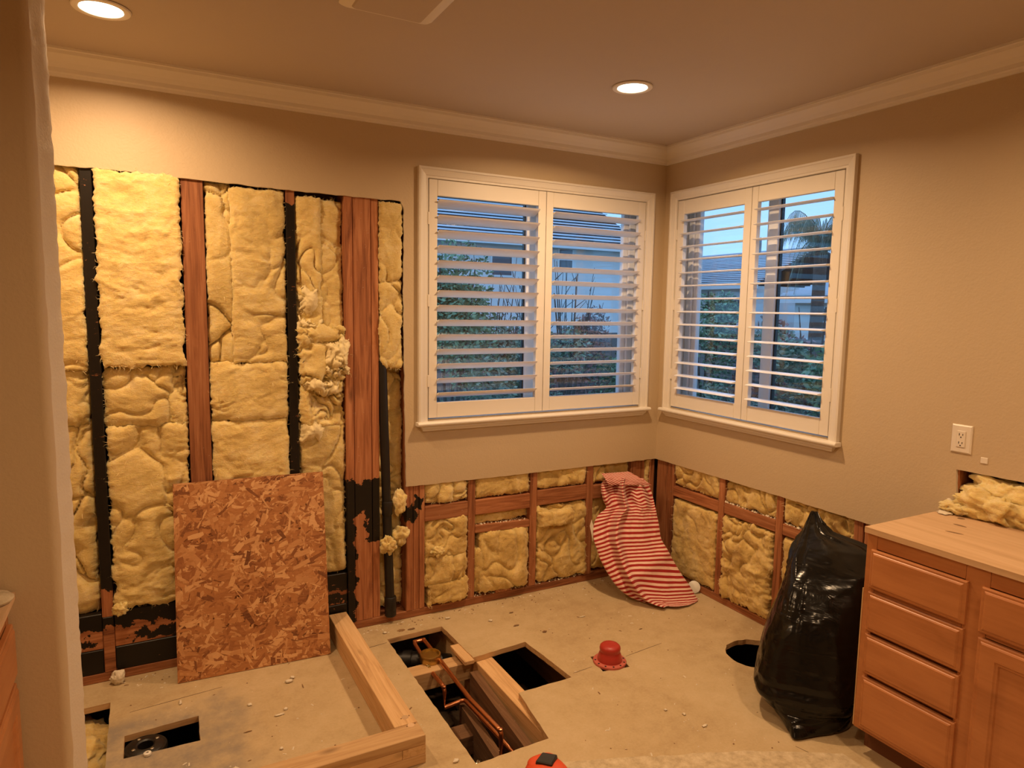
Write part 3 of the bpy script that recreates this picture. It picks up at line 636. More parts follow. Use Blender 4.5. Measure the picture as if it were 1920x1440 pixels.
# ------------------------------------------------------------------ windows and shutters
def window(idx, plane, a0, a1, zb, zt, vm, lab, depth=.153):
    """a0..a1 opening along the wall, from the lower to the higher coordinate"""
    put = (lambda a, d, z: (a, d, z)) if plane == 'A' else (lambda a, d, z: (d, a, z))
    mid = put((a0+a1)/2, .05, zb)
    w = empty('window_%d' % idx, mid, kind='structure', label=lab)
    bx = lambda m, A, B: m.box(put(*A), put(*B))
    # casing with a stepped profile: (distance in from the outer edge, proud of the wall)
    pr = [(0,0),(0,-.024),(.010,-.026),(.014,-.020),(.024,-.017),(.040,-.014),(.044,-.010),(.054,-.010),(.054,0)]
    A0, A1, Z1 = a0-.054, a1+.054, zt+.054
    build('casing', MB().loft([[put(A0+s, d, zb-.012) for s, d in pr], [put(A0+s, d, Z1-s) for s, d in pr]]), M['white'], w)
    build('casing', MB().loft([[put(A1-s, d, zb-.012) for s, d in pr], [put(A1-s, d, Z1-s) for s, d in pr]]), M['white'], w)
    build('casing', MB().loft([[put(A0+s, d, Z1-s) for s, d in pr], [put(A1-s, d, Z1-s) for s, d in pr]]), M['white'], w)
    st = [(0,-.014),(-.040,-.014),(-.046,-.010),(-.048,-.003),(-.046,.004),(-.040,.008),(0,.008)]
    s0, s1 = A0-.012, A1+.012
    build('sill_stool', MB().loft([[put(s0, d, zb-.016+z) for d, z in st], [put(s1, d, zb-.016+z) for d, z in st]]), M['white'], w, bevel=.0015)
    ap = [(0,0),(-.030,0),(-.028,-.012),(-.018,-.022),(-.014,-.030),(0,-.030)]
    build('sill_apron', MB().loft([[put(A0+.010-z*.6, d, zb-.030+z) for d, z in ap], [put(A1-.010+z*.6, d, zb-.030+z) for d, z in ap]]), M['white'], w)
    # jamb lining
    for q in (((a0-.004,.0,zb-.006),(a0+.002,depth,zt)), ((a1-.002,.0,zb-.006),(a1+.004,depth,zt)), ((a0,.0,zt-.002),(a1,depth,zt+.004)), ((a0,.0,zb-.006),(a1,depth,zb+.001))):
        build('jamb_lining', bx(MB(), *q), M['white'], w)
    # vinyl slider frame
    for q in (((a0+.003,.085,zb+.002),(a0+.05,.15,zt-.003)), ((a1-.05,.085,zb+.002),(a1-.003,.15,zt-.003)), ((a0+.05,.085,zt-.05),(a1-.05,.15,zt-.003)), ((a0+.05,.085,zb+.002),(a1-.05,.15,zb+.05))):
        build('vinyl_frame', bx(MB(), *q), M['vinyl'], w, bevel=.004)
    build('meeting_stile', bx(MB(), (vm-.036,.092,zb+.051), (vm+.036,.142,zt-.051)), M['vinyl'], w, bevel=.004)
    for s in (a0+.051, a1-.086):
        build('sash_stile', bx(MB(), (s,.098,zb+.051), (s+.035,.135,zt-.051)), M['vinyl'], w, bevel=.004)
    build('gasket', bx(MB(), (vm-.044,.108,zb+.052), (vm-.037,.13,zt-.052)), M['rubber'], w)
    build('glass_pane', bx(MB(), (a0+.087,.114,zb+.052), (vm-.045,.118,zt-.052)), M['glass'], w)
    build('glass_pane', bx(MB(), (vm+.037,.120,zb+.052), (a1-.087,.124,zt-.052)), M['glass'], w)
    return w
window(1, 'A', WA[0], WA[1], WA[2], WA[3], -.905, 'wide white cased window in the back wall')
window(2, 'B', WB[0], WB[1], WB[2], WB[3], -.765, 'narrower white cased window in the right wall')

def shutter(plane, a0, a1, zb, zt, sl, sr, tilt, label, hinge, nl=14):
    put = (lambda a, d, z: (a, d, z)) if plane == 'A' else (lambda a, d, z: (d, a, z))
    s = empty('plantation_shutter', put((a0+a1)/2, .008, zb), label, 'shutter', 'white louvered window shutters')
    d0, d1 = -.008, .022
    bx = lambda A, B: MB().box(put(*A), put(*B))
    build('stile', bx((a0,d0,zb), (a0+sl,d1,zt)), M['white'], s, bevel=.002)
    build('stile', bx((a1-sr,d0,zb), (a1,d1,zt)), M['white'], s, bevel=.002)
    build('rail', bx((a0+sl+.0005,d0+.001,zt-.082), (a1-sr-.0005,d1-.001,zt)), M['white'], s, bevel=.002)
    build('rail', bx((a0+sl+.0005,d0+.001,zb), (a1-sr-.0005,d1-.001,zb+.082)), M['white'], s, bevel=.002)
    L0, L1 = a0+sl+.0015, a1-sr-.0015
    z0, z1 = zb+.082, zt-.082; pitch = (z1-z0)/nl
    # one lens-shaped louver, shared by all
    ca, sa = math.cos(tilt), math.sin(tilt); prof = []
    for k in range(12):
        t = 2*PI*k/12; x = .044*math.cos(t); y = .0056*math.sin(t)
        prof.append((x*ca-y*sa, -(x*sa+y*ca)))     # depth, height ; the room edge is at -depth
    half = (L1-L0)/2
    me = None
    for i in range(nl):
        zc = z0+pitch*(i+.5); c = put((L0+L1)/2, .007, zc)
        if me is None:
            o = build('louver', MB().loft([[put((L0+L1)/2+e*half, .007+d, zc+z) for d, z in prof] for e in (-1, -.985, .985, 1)]), M['louver'], s, smooth=True); me = o.data; off = Vector(o.location)
        else:
            o = bpy.data.objects.new('louver', me); C.objects.link(o); o.parent = s; o.location = off+Vector((0,0,pitch*i))
    for zz in (.16, .5, .84):
        h = a0-.004 if hinge < 0 else a1+.004
        z = zb+(zt-zb)*zz
        build('hinge', bx((h-.004,d0-.006,z-.032), (h+.004,d0+.006,z+.032)), M['white'], s, bevel=.002)
    return s
gp = .003
shutter('A', WA[0]+.006, -.8745, 1.109, 2.362, .047, .050, math.radians(24), 'left shutter panel of the wider back window, louvers tilted most', -1)
shutter('A', -.8715, WA[1]-.006, 1.109, 2.362, .045, .048, math.radians(15), 'right shutter panel of the wider back window, next to the corner', 1)
shutter('B', -.7035, WB[1]-.006, 1.109, 2.368, .050, .052, math.radians(-3), 'left shutter panel of the right wall window, next to the corner', 1)
shutter('B', WB[0]+.006, -.7065, 1.109, 2.368, .050, .040, math.radians(-2), 'right shutter panel of the right wall window, above the bin liner', -1)

# ------------------------------------------------------------------ ceiling fixtures
LL = ['round recessed ceiling light at the upper left above the shower', 'round recessed ceiling light in the middle before the window corner', 'round recessed ceiling light above the vanity out of view', 'round recessed ceiling light behind the camera']
for i, (x, y, p) in enumerate(LAMPS):
    r = empty('recessed_light', (x, y, H), LL[i], 'ceiling light', 'recessed ceiling lights')
    build('trim_ring', MB().lathe([(.068,0),(.088,-.0005),(.091,-.003),(.088,-.007),(.074,-.009),(.068,-.006),(.066,.012),(.066,.03),(.0675,.03),(.0675,0)], (x,y,H), 40), M['white'], r, smooth=True)
    build('lens', MB().lathe([(.0655,.002),(.0655,-.002),(.05,-.0035),(.001,-.004)], (x,y,H), 40), M['lens'], r, smooth=True)
def rrect(x0, x1, y0, y1, r, n=6):
    out = []
    for cx, cy, a in ((x1-r,y1-r,0),(x0+r,y1-r,PI/2),(x0+r,y0+r,PI),(x1-r,y0+r,1.5*PI)):
        for k in range(n+1): out.append((cx+r*math.cos(a+k*PI/2/n), cy+r*math.sin(a+k*PI/2/n)))
    return out
fan = empty('exhaust_fan', (-2.135,-1.185,H), 'square white ceiling exhaust fan cover at the top edge', 'exhaust fan')
fx = (-2.30,-1.975,-1.345,-1.02)
build('cover_frame', MB().loft([[(a,b,H) for a, b in rrect(*fx, .025)], [(a,b,H-.008) for a, b in rrect(*fx, .025)], [(a,b,H-.016) for a, b in rrect(fx[0]+.012,fx[1]-.012,fx[2]+.012,fx[3]-.012,.02)]]), M['white'], fan, smooth=True)
build('centre_panel', MB().loft([[(a,b,H-.016) for a, b in rrect(fx[0]+.04,fx[1]-.04,fx[2]+.025,fx[3]-.022,.012)], [(a,b,H-.021) for a, b in rrect(fx[0]+.045,fx[1]-.045,fx[2]+.03,fx[3]-.027,.01)]]), M['ceil'], fan)

# ------------------------------------------------------------------ right vanity
CX = -.515                     # face frame plane
van = empty('vanity_cabinet', (-.26,-2.5,0), 'stained maple vanity cabinet with four stacked drawers', 'cabinet')
CY0, CY1 = -1.832, -3.30
mb = MB(); mb.box((CX+.02,CY0,.10), (-.003,CY0-.016,.88)); build('end_panel', mb, M['cab'], van, bevel=.001)
build('worn_edge_strip', MB().box((CX-.001,CY0-.0005,.105), (CX+.016,CY0+.004,.66)), M['pinez'], van, label='pale bare strip along the cabinet corner')
build('carcass', MB().box((CX+.02,CY0-.017,.10), (-.003,CY1,.88)), M['cab'], van)
for y0, y1, z0, z1 in ((CY0,-1.872,.10,.88), (-2.187,-2.262,.10,.88), (-3.24,CY1,.10,.88)): build('frame_stile', MB().box((CX,y0,z0), (CX+.0195,y1,z1)), M['cab'], van, bevel=.001)
for y0, y1 in ((-1.873,-2.186), (-2.263,-3.239)):
    for z0, z1 in ((.10,.122),(.826,.88),(.655,.69)): build('frame_rail', MB().box((CX+.001,y0,z0), (CX+.0195,y1,z1)), M['cab'], van)
build('toe_kick', MB().box((CX+.07,CY0-.02,0), (CX+.085,CY1,.10)), M['toe'], van)
build('toe_kick', MB().box((CX+.07,CY0-.004,0), (-.003,CY0-.019,.10)), M['toe'], van)
def front(par, name, y0, y1, z0, z1, X=CX, sgn=-1, panel=False):
    """raised front with a routed step round its edge; facing -X (sgn -1) or +X"""
    def ring(i, d): return [(X+sgn*d, y0-i, z0+i), (X+sgn*d, y1+i, z0+i), (X+sgn*d, y1+i, z1-i), (X+sgn*d, y0-i, z1-i)]
    rs = [ring(0,.0005), ring(0,.011), ring(.004,.0135), ring(.010,.0135), ring(.0125,.0165), ring(.017,.019)]
    if panel: rs += [ring(.058,.019), ring(.062,.0155), ring(.068,.0155), ring(.072,.010), ring(.078,.0095)]
    return build(name, MB().loft(rs), M['cab'], par, bevel=0)
for z0, z1 in ((.674,.823), (.507,.659), (.338,.493), (.118,.323)): front(van, 'drawer', -1.858, -2.200, z0, z1)
front(van, 'drawer', -2.244, -2.90, .671, .823); front(van, 'door', -2.246, -2.57, .112, .653, panel=True); front(van, 'door', -2.576, -2.90, .112, .653, panel=True)
top = empty('plywood_countertop', (-.27,-2.5,.89), 'bare plywood countertop on the stained vanity with knot marks', 'countertop')
mb = MB().prism(jig([(CX-.012,CY0+.006),(-.002,CY0+.006),(-.002,CY1),(CX-.012,CY1)], .0015, .03, 4, (1,)), [], pF, .8805, .902)
build('plywood_sheet', mb, M['ply'], top)
for k, (x, y, rx, ry) in enumerate(((-.18,-1.98,.008,.025), (-.29,-2.02,.007,.03), (-.33,-2.33,.006,.02), (-.08,-1.93,.012,.014), (-.20,-2.42,.006,.02))):
    build('knot', MB().lathe([(1,0),(.9,.0006),(.01,.0008)], (0,0,0), 14), M['dirt'], top)
    o = C.objects[-1]; o.scale = (rx, ry, 1); o.location = Vector((x, y, .9025)) - top.location; o.rotation_euler.z = .3*k
tuft('flattened plaster smear on the plywood top below the niche', (-.06,-1.862,.9055), (.045,.03,.004), 31, mat=M['plaster'], name='plaster_smear', cat='debris', n=14)
tuft('plaster clump at the wall beside the niche corner', (-.012,-1.846,.925), (.012,.022,.026), 32, mat=M['plaster'], name='plaster_clump', cat='debris', n=14)

# left vanity
lv = empty('vanity_cabinet', (-3.5,-1.75,0), 'stained vanity cabinet cropped at the lower left corner', 'cabinet')
LX = -3.262
build('carcass', MB().box((XL+.003,-1.170,.10), (LX-.02,-2.40,.885)), M['cab'], lv)
for y0, y1 in ((-1.170,-1.205), (-1.64,-1.70), (-2.36,-2.40)): build('frame_stile', MB().box((LX-.0195,y0,.10), (LX,y1,.885)), M['cab'], lv)
for z0, z1 in ((.10,.125), (.645,.68), (.825,.885)): build('frame_rail', MB().box((LX-.0195,-1.206,z0), (LX-.001,-1.639,z1)), M['cab'], lv)
build('toe_kick', MB().box((LX-.09,-1.171,0), (LX-.08,-2.40,.10)), M['toe'], lv)
front(lv, 'drawer', -1.19, -1.65, .670, .822, X=LX, sgn=1); front(lv, 'door', -1.19, -1.65, .112, .652, X=LX, sgn=1, panel=True)
lt = empty('plywood_countertop', (-3.5,-1.75,.89), 'plywood countertop at the lower left with dried mortar on its end', 'countertop')
build('plywood_sheet', MB().box((XL+.003,-1.171,.8855), (LX+.020,-2.40,.905)), M['ply'], lt)
build('mortar_lump', MB().lathe([(.045,.006),(.055,.008),(.058,.014),(.05,.022),(.02,.028)], (LX-.03,-1.235,.90), 18), M['cement'], lt, smooth=True)

# ------------------------------------------------------------------ outlet and wall patch
out = empty('wall_outlet', (-.003,-1.862,1.20), 'ivory double outlet plate on the right wall above the niche', 'outlet')
OY0, OY1, OZ0, OZ1 = -1.826, -1.904, 1.147, 1.262
build('cover_plate', MB().loft([[(0,OY0,OZ0),(0,OY1,OZ0),(0,OY1,OZ1),(0,OY0,OZ1)], [(-.004,OY0,OZ0),(-.004,OY1,OZ0),(-.004,OY1,OZ1),(-.004,OY0,OZ1)], [(-.007,OY0-.005,OZ0+.005),(-.007,OY1+.005,OZ0+.005),(-.007,OY1+.005,OZ1-.005),(-.007,OY0-.005,OZ1-.005)]]), M['ivory'], out)
cy = (OY0+OY1)/2; cz = (OZ0+OZ1)/2
build('receptacle', MB().box((-.0105,cy-.0165,cz-.033), (-.0062,cy+.0165,cz+.033)), M['ivory'], out, bevel=.0012)
for dz in (.016, -.018):
    rc = C.objects[-1] if dz > 0 else rc
    for dy, h in ((.0065,.009), (-.0065,.007)): build('slot', MB().box((-.0115,cy+dy-.0011,cz+dz+.003-h/2), (-.0098,cy+dy+.0011,cz+dz+.003+h/2)), M['dark'], out)
    build('slot', MB().lathe([(.0026,-.0115),(.0026,-.0098)], (0,cy,cz+dz-.008), 10, 'x'), M['dark'], out)
def patch(y0, y1, z0, z1, label):
    build('wall_patch', MB().loft([[(0,y0,z0),(0,y1,z0),(0,y1,z1),(0,y0,z1)], [(-.004,y0-.001,z0+.001),(-.004,y1+.001,z0+.001),(-.004,y1+.001,z1-.001),(-.004,y0-.001,z1-.001)]]), M['ivory'], None, bevel=.0008, label=label, cat='patch')
patch(-1.941, -1.968, 1.121, 1.146, 'small pale square patch on the wall under the outlet')

# ------------------------------------------------------------------ strand board panel leaning on the studs
osb = empty('strand_board', (-2.49,-.17,0), 'square strand board panel leaning against the open studs', 'panel')
BL, BR = Vector((-2.835,-.152,.002)), Vector((-2.162,-.190,.002)); TL, TR = Vector((-2.820,-.012,.884)), Vector((-2.147,-.010,.874))
eu = (BR-BL); ev = (TL-BL); nn = eu.cross(ev).normalized()
if nn.y > 0: nn = -nn
th = .011
osb_at = lambda u, v, d: BL+eu*u+ev*v+(TR-TL-eu)*u*v+nn*d
build('panel_core', MB().loft([[osb_at(u, v, -th) for u, v in ((0,0),(1,0),(1,1),(0,1))], [osb_at(u, v, 0) for u, v in ((0,0),(1,0),(1,1),(0,1))]]), M['flake'], osb)
def flakes():
    mb = MB(); tints = []; W_, H_ = eu.length, ev.length
    rnd = random.Random(4)
    N = 2400
    for k in range(N):
        big = k/N
        L = rnd.uniform(.03,.13)*(1.25-.65*big); w = L*rnd.uniform(.07,.36)
        a = rnd.gauss(0, .38) + (rnd.choice((0,0,0,1.2,-1.2,.9)))
        cu, cv = rnd.uniform(-.01,W_+.01), rnd.uniform(-.01,H_+.01)
        pts = []
        for sx_, sy_ in ((-1,-1),(-.2,-1.1),(1,-1),(1.1,.2),(1,1),(0,.9),(-1,1)):
            jx = rnd.uniform(-.12,.12)*L; jy = rnd.uniform(-.25,.25)*w
            x = sx_*L/2+jx; y = sy_*w/2+jy
            X = cu+x*math.cos(a)-y*math.sin(a); Y = cv+x*math.sin(a)+y*math.cos(a)
            pts.append((min(max(X, 0), W_), min(max(Y, 0), H_)))
        ar = sum(pts[i][0]*pts[(i+1) % 7][1]-pts[(i+1) % 7][0]*pts[i][1] for i in range(7))/2
        if abs(ar) < 2e-5: continue
        d = .0002+.0012*big+rnd.uniform(0,.0003); ti = rnd.uniform(-.0004,.0004)
        mb.add([osb_at(p[0]/W_, p[1]/H_, d+ti*(i % 3-1)) for i, p in enumerate(pts)], [tuple(range(7))])
        t = min(1, max(0, rnd.gauss(.60, .27))); tints.append(t)
    o = build('wood_flake', mb, M['flake'], osb, kind='stuff', fixn=False, label='pressed wood flakes')
    at = o.data.attributes.new('tint', 'FLOAT', 'FACE'); at.data.foreach_set('value', tints)
flakes()
at = C.objects['panel_core'].data.attributes.new('tint', 'FLOAT', 'FACE'); at.data.foreach_set('value', [.3]*len(C.objects['panel_core'].data.polygons))

# ------------------------------------------------------------------ shower curb of stacked lumber
curb = empty('shower_curb', (-2.3,-.9,0), 'L-shaped shower curb of three stacked lumber layers', 'curb')
for k in range(3):
    z0, z1 = .001+.038*k, .0385+.038*k
    j = random.uniform(-.002,.002)
    y_end = -1.154 if k == 1 else -1.064
    if k == 2: y_end = -1.064
    build('board', MB().box((-2.124+j,-.001,z0), (-2.033+j,-1.0635 if k != 1 else -1.154,z1)), M['piney'], curb, bevel=.002)
    build('board', MB().box((-3.10,-1.065+j,z0), (-2.033+j if k != 1 else -2.1255,-1.154+j,z1)), M['pinex'], curb, bevel=.002)
for cx_, cy_ in ((-2.068,-1.018), (-2.064,-1.075)):
    build('nail_dent', MB().lathe([(.0135,.1147),(.012,.1151),(.008,.1150),(.001,.1148)], (cx_,cy_,0), 16), M['ply'], curb, smooth=True)
    for q in (-1, 1): build('nail_head', MB().lathe([(.003,.1148),(.003,.1158),(.001,.1160)], (cx_+q*.017,cy_+q*.003,0), 8), M['dirt'], curb)

# ------------------------------------------------------------------ black vent pipe
vp = empty('vent_pipe', (-1.795,-.02,.04), 'black plastic vent pipe standing against the wall by the post', 'pipe')
build('pipe', MB().tube([(-1.826,.030,1.42), (-1.815,.020,.90), (-1.797,.006,.16), (-1.794,.004,.10)], .024, 18), M['abs'], vp, smooth=True)
build('coupling', MB().lathe([(.030,.075),(.032,.08),(.032,.145),(.028,.15)], (-1.794,.004,0), 20), M['abs'], vp, smooth=True)
build('coupling', MB().lathe([(.026,.04),(.031,.045),(.031,.076)], (-1.794,.004,0), 20), M['abs'], vp, smooth=True)
build('joint_collar', MB().lathe([(.0255,.60),(.028,.604),(.028,.67),(.0255,.675)], (-1.807,.014,0), 18), M['abs'], vp, smooth=True)

# ------------------------------------------------------------------ copper pipes and shower valve in the floor opening
cu = empty('copper_plumbing', (-1.70,-.5,-.05), 'copper water pipes looping to a brass valve in the floor opening', 'pipe')
zc = -.030
def pipe(pts, r=.0102, label=None): return build('copper_pipe', MB().tube(pts, r, 10), M['copper'], cu, smooth=True, label=label)
def bend(p, q, r_, n=5):
    return p
pipe([(-1.735,-.345,-.050), (-1.735,-.225,-.036), (-1.734,-.208,-.032), (-1.728,-.200,-.030), (-1.69,-.197,-.030), (-1.683,-.203,-.030), (-1.680,-.215,-.030), (-1.684,-.52,-.030), (-1.690,-.80,-.030), (-1.674,-1.045,-.030), (-1.672,-1.062,-.034), (-1.671,-1.068,-.045), (-1.671,-1.068,-.36)])
pipe([(-1.742,-.440,-.058), (-1.741,-.600,-.054), (-1.741,-.622,-.058), (-1.741,-.630,-.070), (-1.741,-.630,-.165)])
pipe([(-1.741,-.632,-.150), (-1.66,-.640,-.135), (-1.648,-.645,-.133), (-1.643,-.66,-.132), (-1.628,-.93,-.13), (-1.60,-1.05,-.16), (-1.58,-1.15,-.20)])
for c, ax in (((-1.735,-.36,-.052),'y'), ((-1.742,-.43,-.058),'y')):
    build('pipe_fitting', MB().lathe([(.012,-.018),(.013,-.016),(.013,.016),(.012,.018)], c, 12, ax), M['brass'], cu, smooth=True)
for p in ((-1.731,-.203,-.031), (-1.682,-.204,-.030), (-1.6715,-1.060,-.034), (-1.741,-.622,-.058)):
    build('elbow', MB().lathe([(.004,-.012),(.0105,-.009),(.0115,0),(.0105,.009),(.004,.012)], p, 10), M['copper'], cu, smooth=True)
vb = build('valve_body', MB().lathe([(.026,-.13),(.040,-.12),(.045,-.10),(.045,-.055),(.050,-.050),(.053,-.034),(.053,-.012),(.050,-.007),(.044,-.007),(.044,-.018),(.001,-.018)], (-1.716,-.385,0), 26), M['brass'], cu, smooth=True)
build('valve_ear', MB().box((-1.775,-.40,-.10), (-1.67,-.37,-.07)), M['brass'], cu, bevel=.004)
build('union_nut', MB().lathe([(.015,-.015),(.017,-.01),(.017,.01),(.015,.015)], (-1.742,-.418,-.058), 6, 'y'), M['steel'], cu)
dp = empty('drain_pipe', (-1.75,-.16,-.16), 'black drain pipe bend inside the far end of the floor opening', 'pipe')
build('pipe_bend', MB().tube([(-1.86,-.06,-.16), (-1.80,-.13,-.145), (-1.73,-.17,-.145), (-1.63,-.20,-.16), (-1.54,-.22,-.18)], .045, 16), M['abs'], dp, smooth=True)
build('bend_collar', MB().tube([(-1.775,-.145,-.145), (-1.735,-.168,-.145)], .052, 16), M['abs'], dp, smooth=True)
tuft('grey rubble lump lying under the floor opening', (-1.745,-.96,-.30), (.05,.06,.04), 41, mat=M['concrete'], name='rubble', cat='debris', n=14)
tuft('crumpled foil scrap lying under the floor opening', (-1.72,-.93,-.26), (.028,.03,.02), 42, mat=M['steel'], name='foil_scrap', cat='debris', n=12, amp=.8)
build('ground_sheet', MB().prism(jig([(-1.87,-.55),(-1.60,-.52),(-1.58,-.95),(-1.86,-.90)], .02, .05, 21), [], pF, -.46, -.455), plain('dusty_plastic_sheet', (.10,.075,.05), .5, bump=(14,.6,.02)), None, label='wrinkled dusty plastic sheet below the floor opening', cat='plastic sheet')

# ------------------------------------------------------------------ shower drain
dr = empty('shower_drain', (-2.965,-.545,-.03), 'black shower drain flange with four bolts in the slot', 'drain')
build('flange', MB().lathe([(.028,-.050),(.028,-.012),(.034,-.008),(.060,-.012),(.064,-.016),(.074,-.016),(.077,-.022),(.077,-.034),(.06,-.04),(.045,-.10),(.028,-.10)], (-2.962,-.548,0), 36), M['abs'], dr, smooth=True)
for k in range(4):
    a = .5+k*PI/2; build('bolt', MB().lathe([(.0075,-.014),(.0075,-.007),(.004,-.004),(.001,-.004)], (-2.962+.047*math.cos(a), -.548+.047*math.sin(a), 0), 6), M['steel'], dr)
bs = build('pipe_bushing', MB().lathe([(.011,.0),(.0135,.002),(.0135,.010),(.011,.012),(.005,.012),(.005,0)], (-2.955,-.640,.0005), 18), M['whiteplast'], None, smooth=True, label='small white plastic ring beside the drain slot', cat='ring')

# ------------------------------------------------------------------ red test plug
rp_ = empty('toilet_flange_plug', (-.972,-.862,0), 'red plastic flange with a domed plug on the floor', 'floor flange')
build('flange_ring', MB().lathe([(.045,-.004),(.079,-.004),(.081,.006),(.079,.010),(.066,.012),(.058,.013),(.045,.013)], (-.972,-.862,0), 36), M['redflange'], rp_, smooth=True)
build('plug', MB().lathe([(.060,.012),(.060,.020),(.055,.040),(.051,.050),(.048,.056),(.050,.064),(.051,.072),(.049,.081),(.042,.088),(.024,.091),(.001,.0915)], (-.972,-.862,0), 32), M['redplast'], rp_, smooth=True)
for k in range(7):
    a = 2.7+k*.55; build('screw_slot', MB().lathe([(.005,.0105),(.005,.0122),(.001,.0123)], (-.972+   .070*math.cos(a), -.862+.070*math.sin(a), 0), 10), M['dark'], rp_)

# ------------------------------------------------------------------ striped cloth
def cloth():
    # (left, right) outline of the hanging part, from the top down, in metres
    rows = CL_ROWS
    nv, nu = 150, 110; vs = []; uv = []
    K = len(rows)-1
    for j in range(nv+1):
        t = j/nv*K; k = min(int(t), K-1); f = t-k
        def cr(sel):
            p0 = rows[max(k-1,0)][sel]; p1 = rows[k][sel]; p2 = rows[k+1][sel]; p3 = rows[min(k+2,K)][sel]
            return [0.5*((2*p1[i]) + (-p0[i]+p2[i])*f + (2*p0[i]-5*p1[i]+4*p2[i]-p3[i])*f*f + (-p0[i]+3*p1[i]-3*p2[i]+p3[i])*f**3) for i in range(3)]
        L = Vector(cr(0)); R = Vector(cr(1)); tt = j/nv
        out = Vector((-.55,-.80,.22)).normalized()
        for i in range(nu+1):
            u = i/nu
            p = L.lerp(R, u)
            bulge = math.sin(PI*u)**.7*(.035+.04*tt)
            knot = math.exp(-((tt-.20)/.12)**2)
            fold = .014*math.sin(u*17+tt*5)*(.25+1.3*knot) + .010*math.sin(u*33-tt*9+1)*knot
            ridge = .075*math.exp(-((u-(.46-.26*tt))/.06)**2)*(1-.45*tt) - .035*math.exp(-((u-(.32-.22*tt))/.05)**2)*(1-.4*tt)                 # long fold down the left third
            dip = -.075*math.exp(-((u-.47)/.06)**2)*math.exp(-((tt-.20)/.09)**2)
            diag = .030*math.exp(-((tt-.80+.22*u)/.05)**2)*min(1, u*2.2)                # crumple crossing the lower right
            wr = .006*noise.noise(Vector((u*9, tt*12, 3)))+.004*noise.noise(Vector((u*22, tt*26, 6)))
            d = bulge+fold+ridge+dip+diag+wr
            lift = 0.0
            q = p+out*d; q.z = max(q.z, .0025)
            vs.append(q)
            warp = -1.5*max(0, (.46-.20*tt)-u)*(1-.5*knot) + .35*knot*noise.noise(Vector((u*6, tt*7, 1)))
            warp += .25*math.exp(-((tt-.80+.22*u)/.10)**2)
            uv.append((u, tt*37 + warp*3.4))
    mb = MB(); row = nu+1
    mb.add(vs, [(j*row+i, j*row+i+1, (j+1)*row+i+1, (j+1)*row+i) for j in range(nv) for i in range(nu)])
    return mb, uv
CL_ROWS = [((-.397,-.010,.656),(-.177,-.093,.654)), ((-.433,-.012,.630),(-.157,-.117,.627)), ((-.447,-.026,.586),(-.150,-.147,.582)), ((-.451,-.057,.533),(-.153,-.179,.529)),
 ((-.448,-.083,.492),(-.157,-.202,.488)), ((-.506,-.083,.453),(-.162,-.225,.447)), ((-.547,-.099,.399),(-.168,-.255,.392)), ((-.569,-.133,.329),(-.180,-.293,.322)), ((-.567,-.167,.274),(-.165,-.333,.265)),
 ((-.563,-.202,.219),(-.151,-.373,.209)), ((-.545,-.251,.151),(-.129,-.423,.140)), ((-.517,-.300,.088),(-.103,-.472,.077)), ((-.475,-.344,.042),(-.090,-.505,.031)), ((-.421,-.388,.012),(-.093,-.535,.006)), ((-.351,-.450,.003),(-.149,-.545,.003))]

def thicken(mb, uv, t, out):
    """give an open sheet real thickness"""
    n = len(mb.v); fs = list(mb.f); v2 = [tuple(Vector(p)-out*t) for p in mb.v]
    cnt = {}
    for f in fs:
        for i in range(len(f)):
            a, b = f[i], f[(i+1) % len(f)]; cnt[(a,b)] = cnt.get((a,b), 0)+1
    rim = [(a,b) for (a,b) in cnt if (b,a) not in cnt]
    mb.v += v2; mb.f += [tuple(i+n for i in reversed(f)) for f in fs] + [(b,a,a+n,b+n) for a,b in rim]; mb.m = [0]*len(mb.f)
    return mb, uv+uv
cl = empty('striped_cloth', (-.33,-.28,0), 'red and white striped cloth slumped in the room corner', 'cloth')
mb, uv = cloth(); mb, uv = thicken(mb, uv, .0015, Vector((-.55,-.80,.22)).normalized())
o = build('draped_sheet', mb, M['cloth'], cl, fixn=False, uv=uv); o.data.polygons.foreach_set('use_smooth', [True]*len(o.data.polygons))
# top flap that falls over to the left
def flap():
    A0, A1, B0, B1 = Vector((-.440,-.020,.668)), Vector((-.225,-.085,.700)), Vector((-.425,-.045,.635)), Vector((-.185,-.140,.655))
    A0, A1 = Vector((-.438,-.012,.690)), Vector((-.250,-.040,.690))
    B0, B1 = Vector((-.430,-.075,.630)), Vector((-.165,-.165,.622))
    mb = MB(); vs = []; uv = []; nu, nv = 44, 20
    for j in range(nv+1):
        for i in range(nu+1):
            u, v = i/nu, j/nv
            p = A0.lerp(A1, u).lerp(B0.lerp(B1, u), v)
            p += Vector((-.5,-.8,.3))*(.020*math.sin(PI*v)+.012*math.sin(u*11+v*3)*v+.008*noise.noise(Vector((u*6,v*6,2)))+.012)
            vs.append(p); uv.append((u, u*10.5-v*4.5))
    mb.add(vs, [(j*(nu+1)+i, j*(nu+1)+i+1, (j+1)*(nu+1)+i+1, (j+1)*(nu+1)+i) for j in range(nv) for i in range(nu)])
    return mb, uv
mb, uv = flap(); mb, uv = thicken(mb, uv, .0015, Vector((-.5,-.8,.3)).normalized())
o = build('folded_flap', mb, M['cloth'], cl, fixn=False, uv=uv, label='folded-over top of the cloth with slanting stripes'); o.data.polygons.foreach_set('use_smooth', [True]*len(o.data.polygons))
build('care_label', MB().loft([[(-.575,-.098,.40),(-.566,-.102,.44),(-.555,-.108,.40),(-.560,-.115,.30)], [(-.5755,-.0995,.40),(-.5665,-.1035,.44),(-.5555,-.1095,.40),(-.5605,-.1165,.30)]]), M['ivory'], cl)
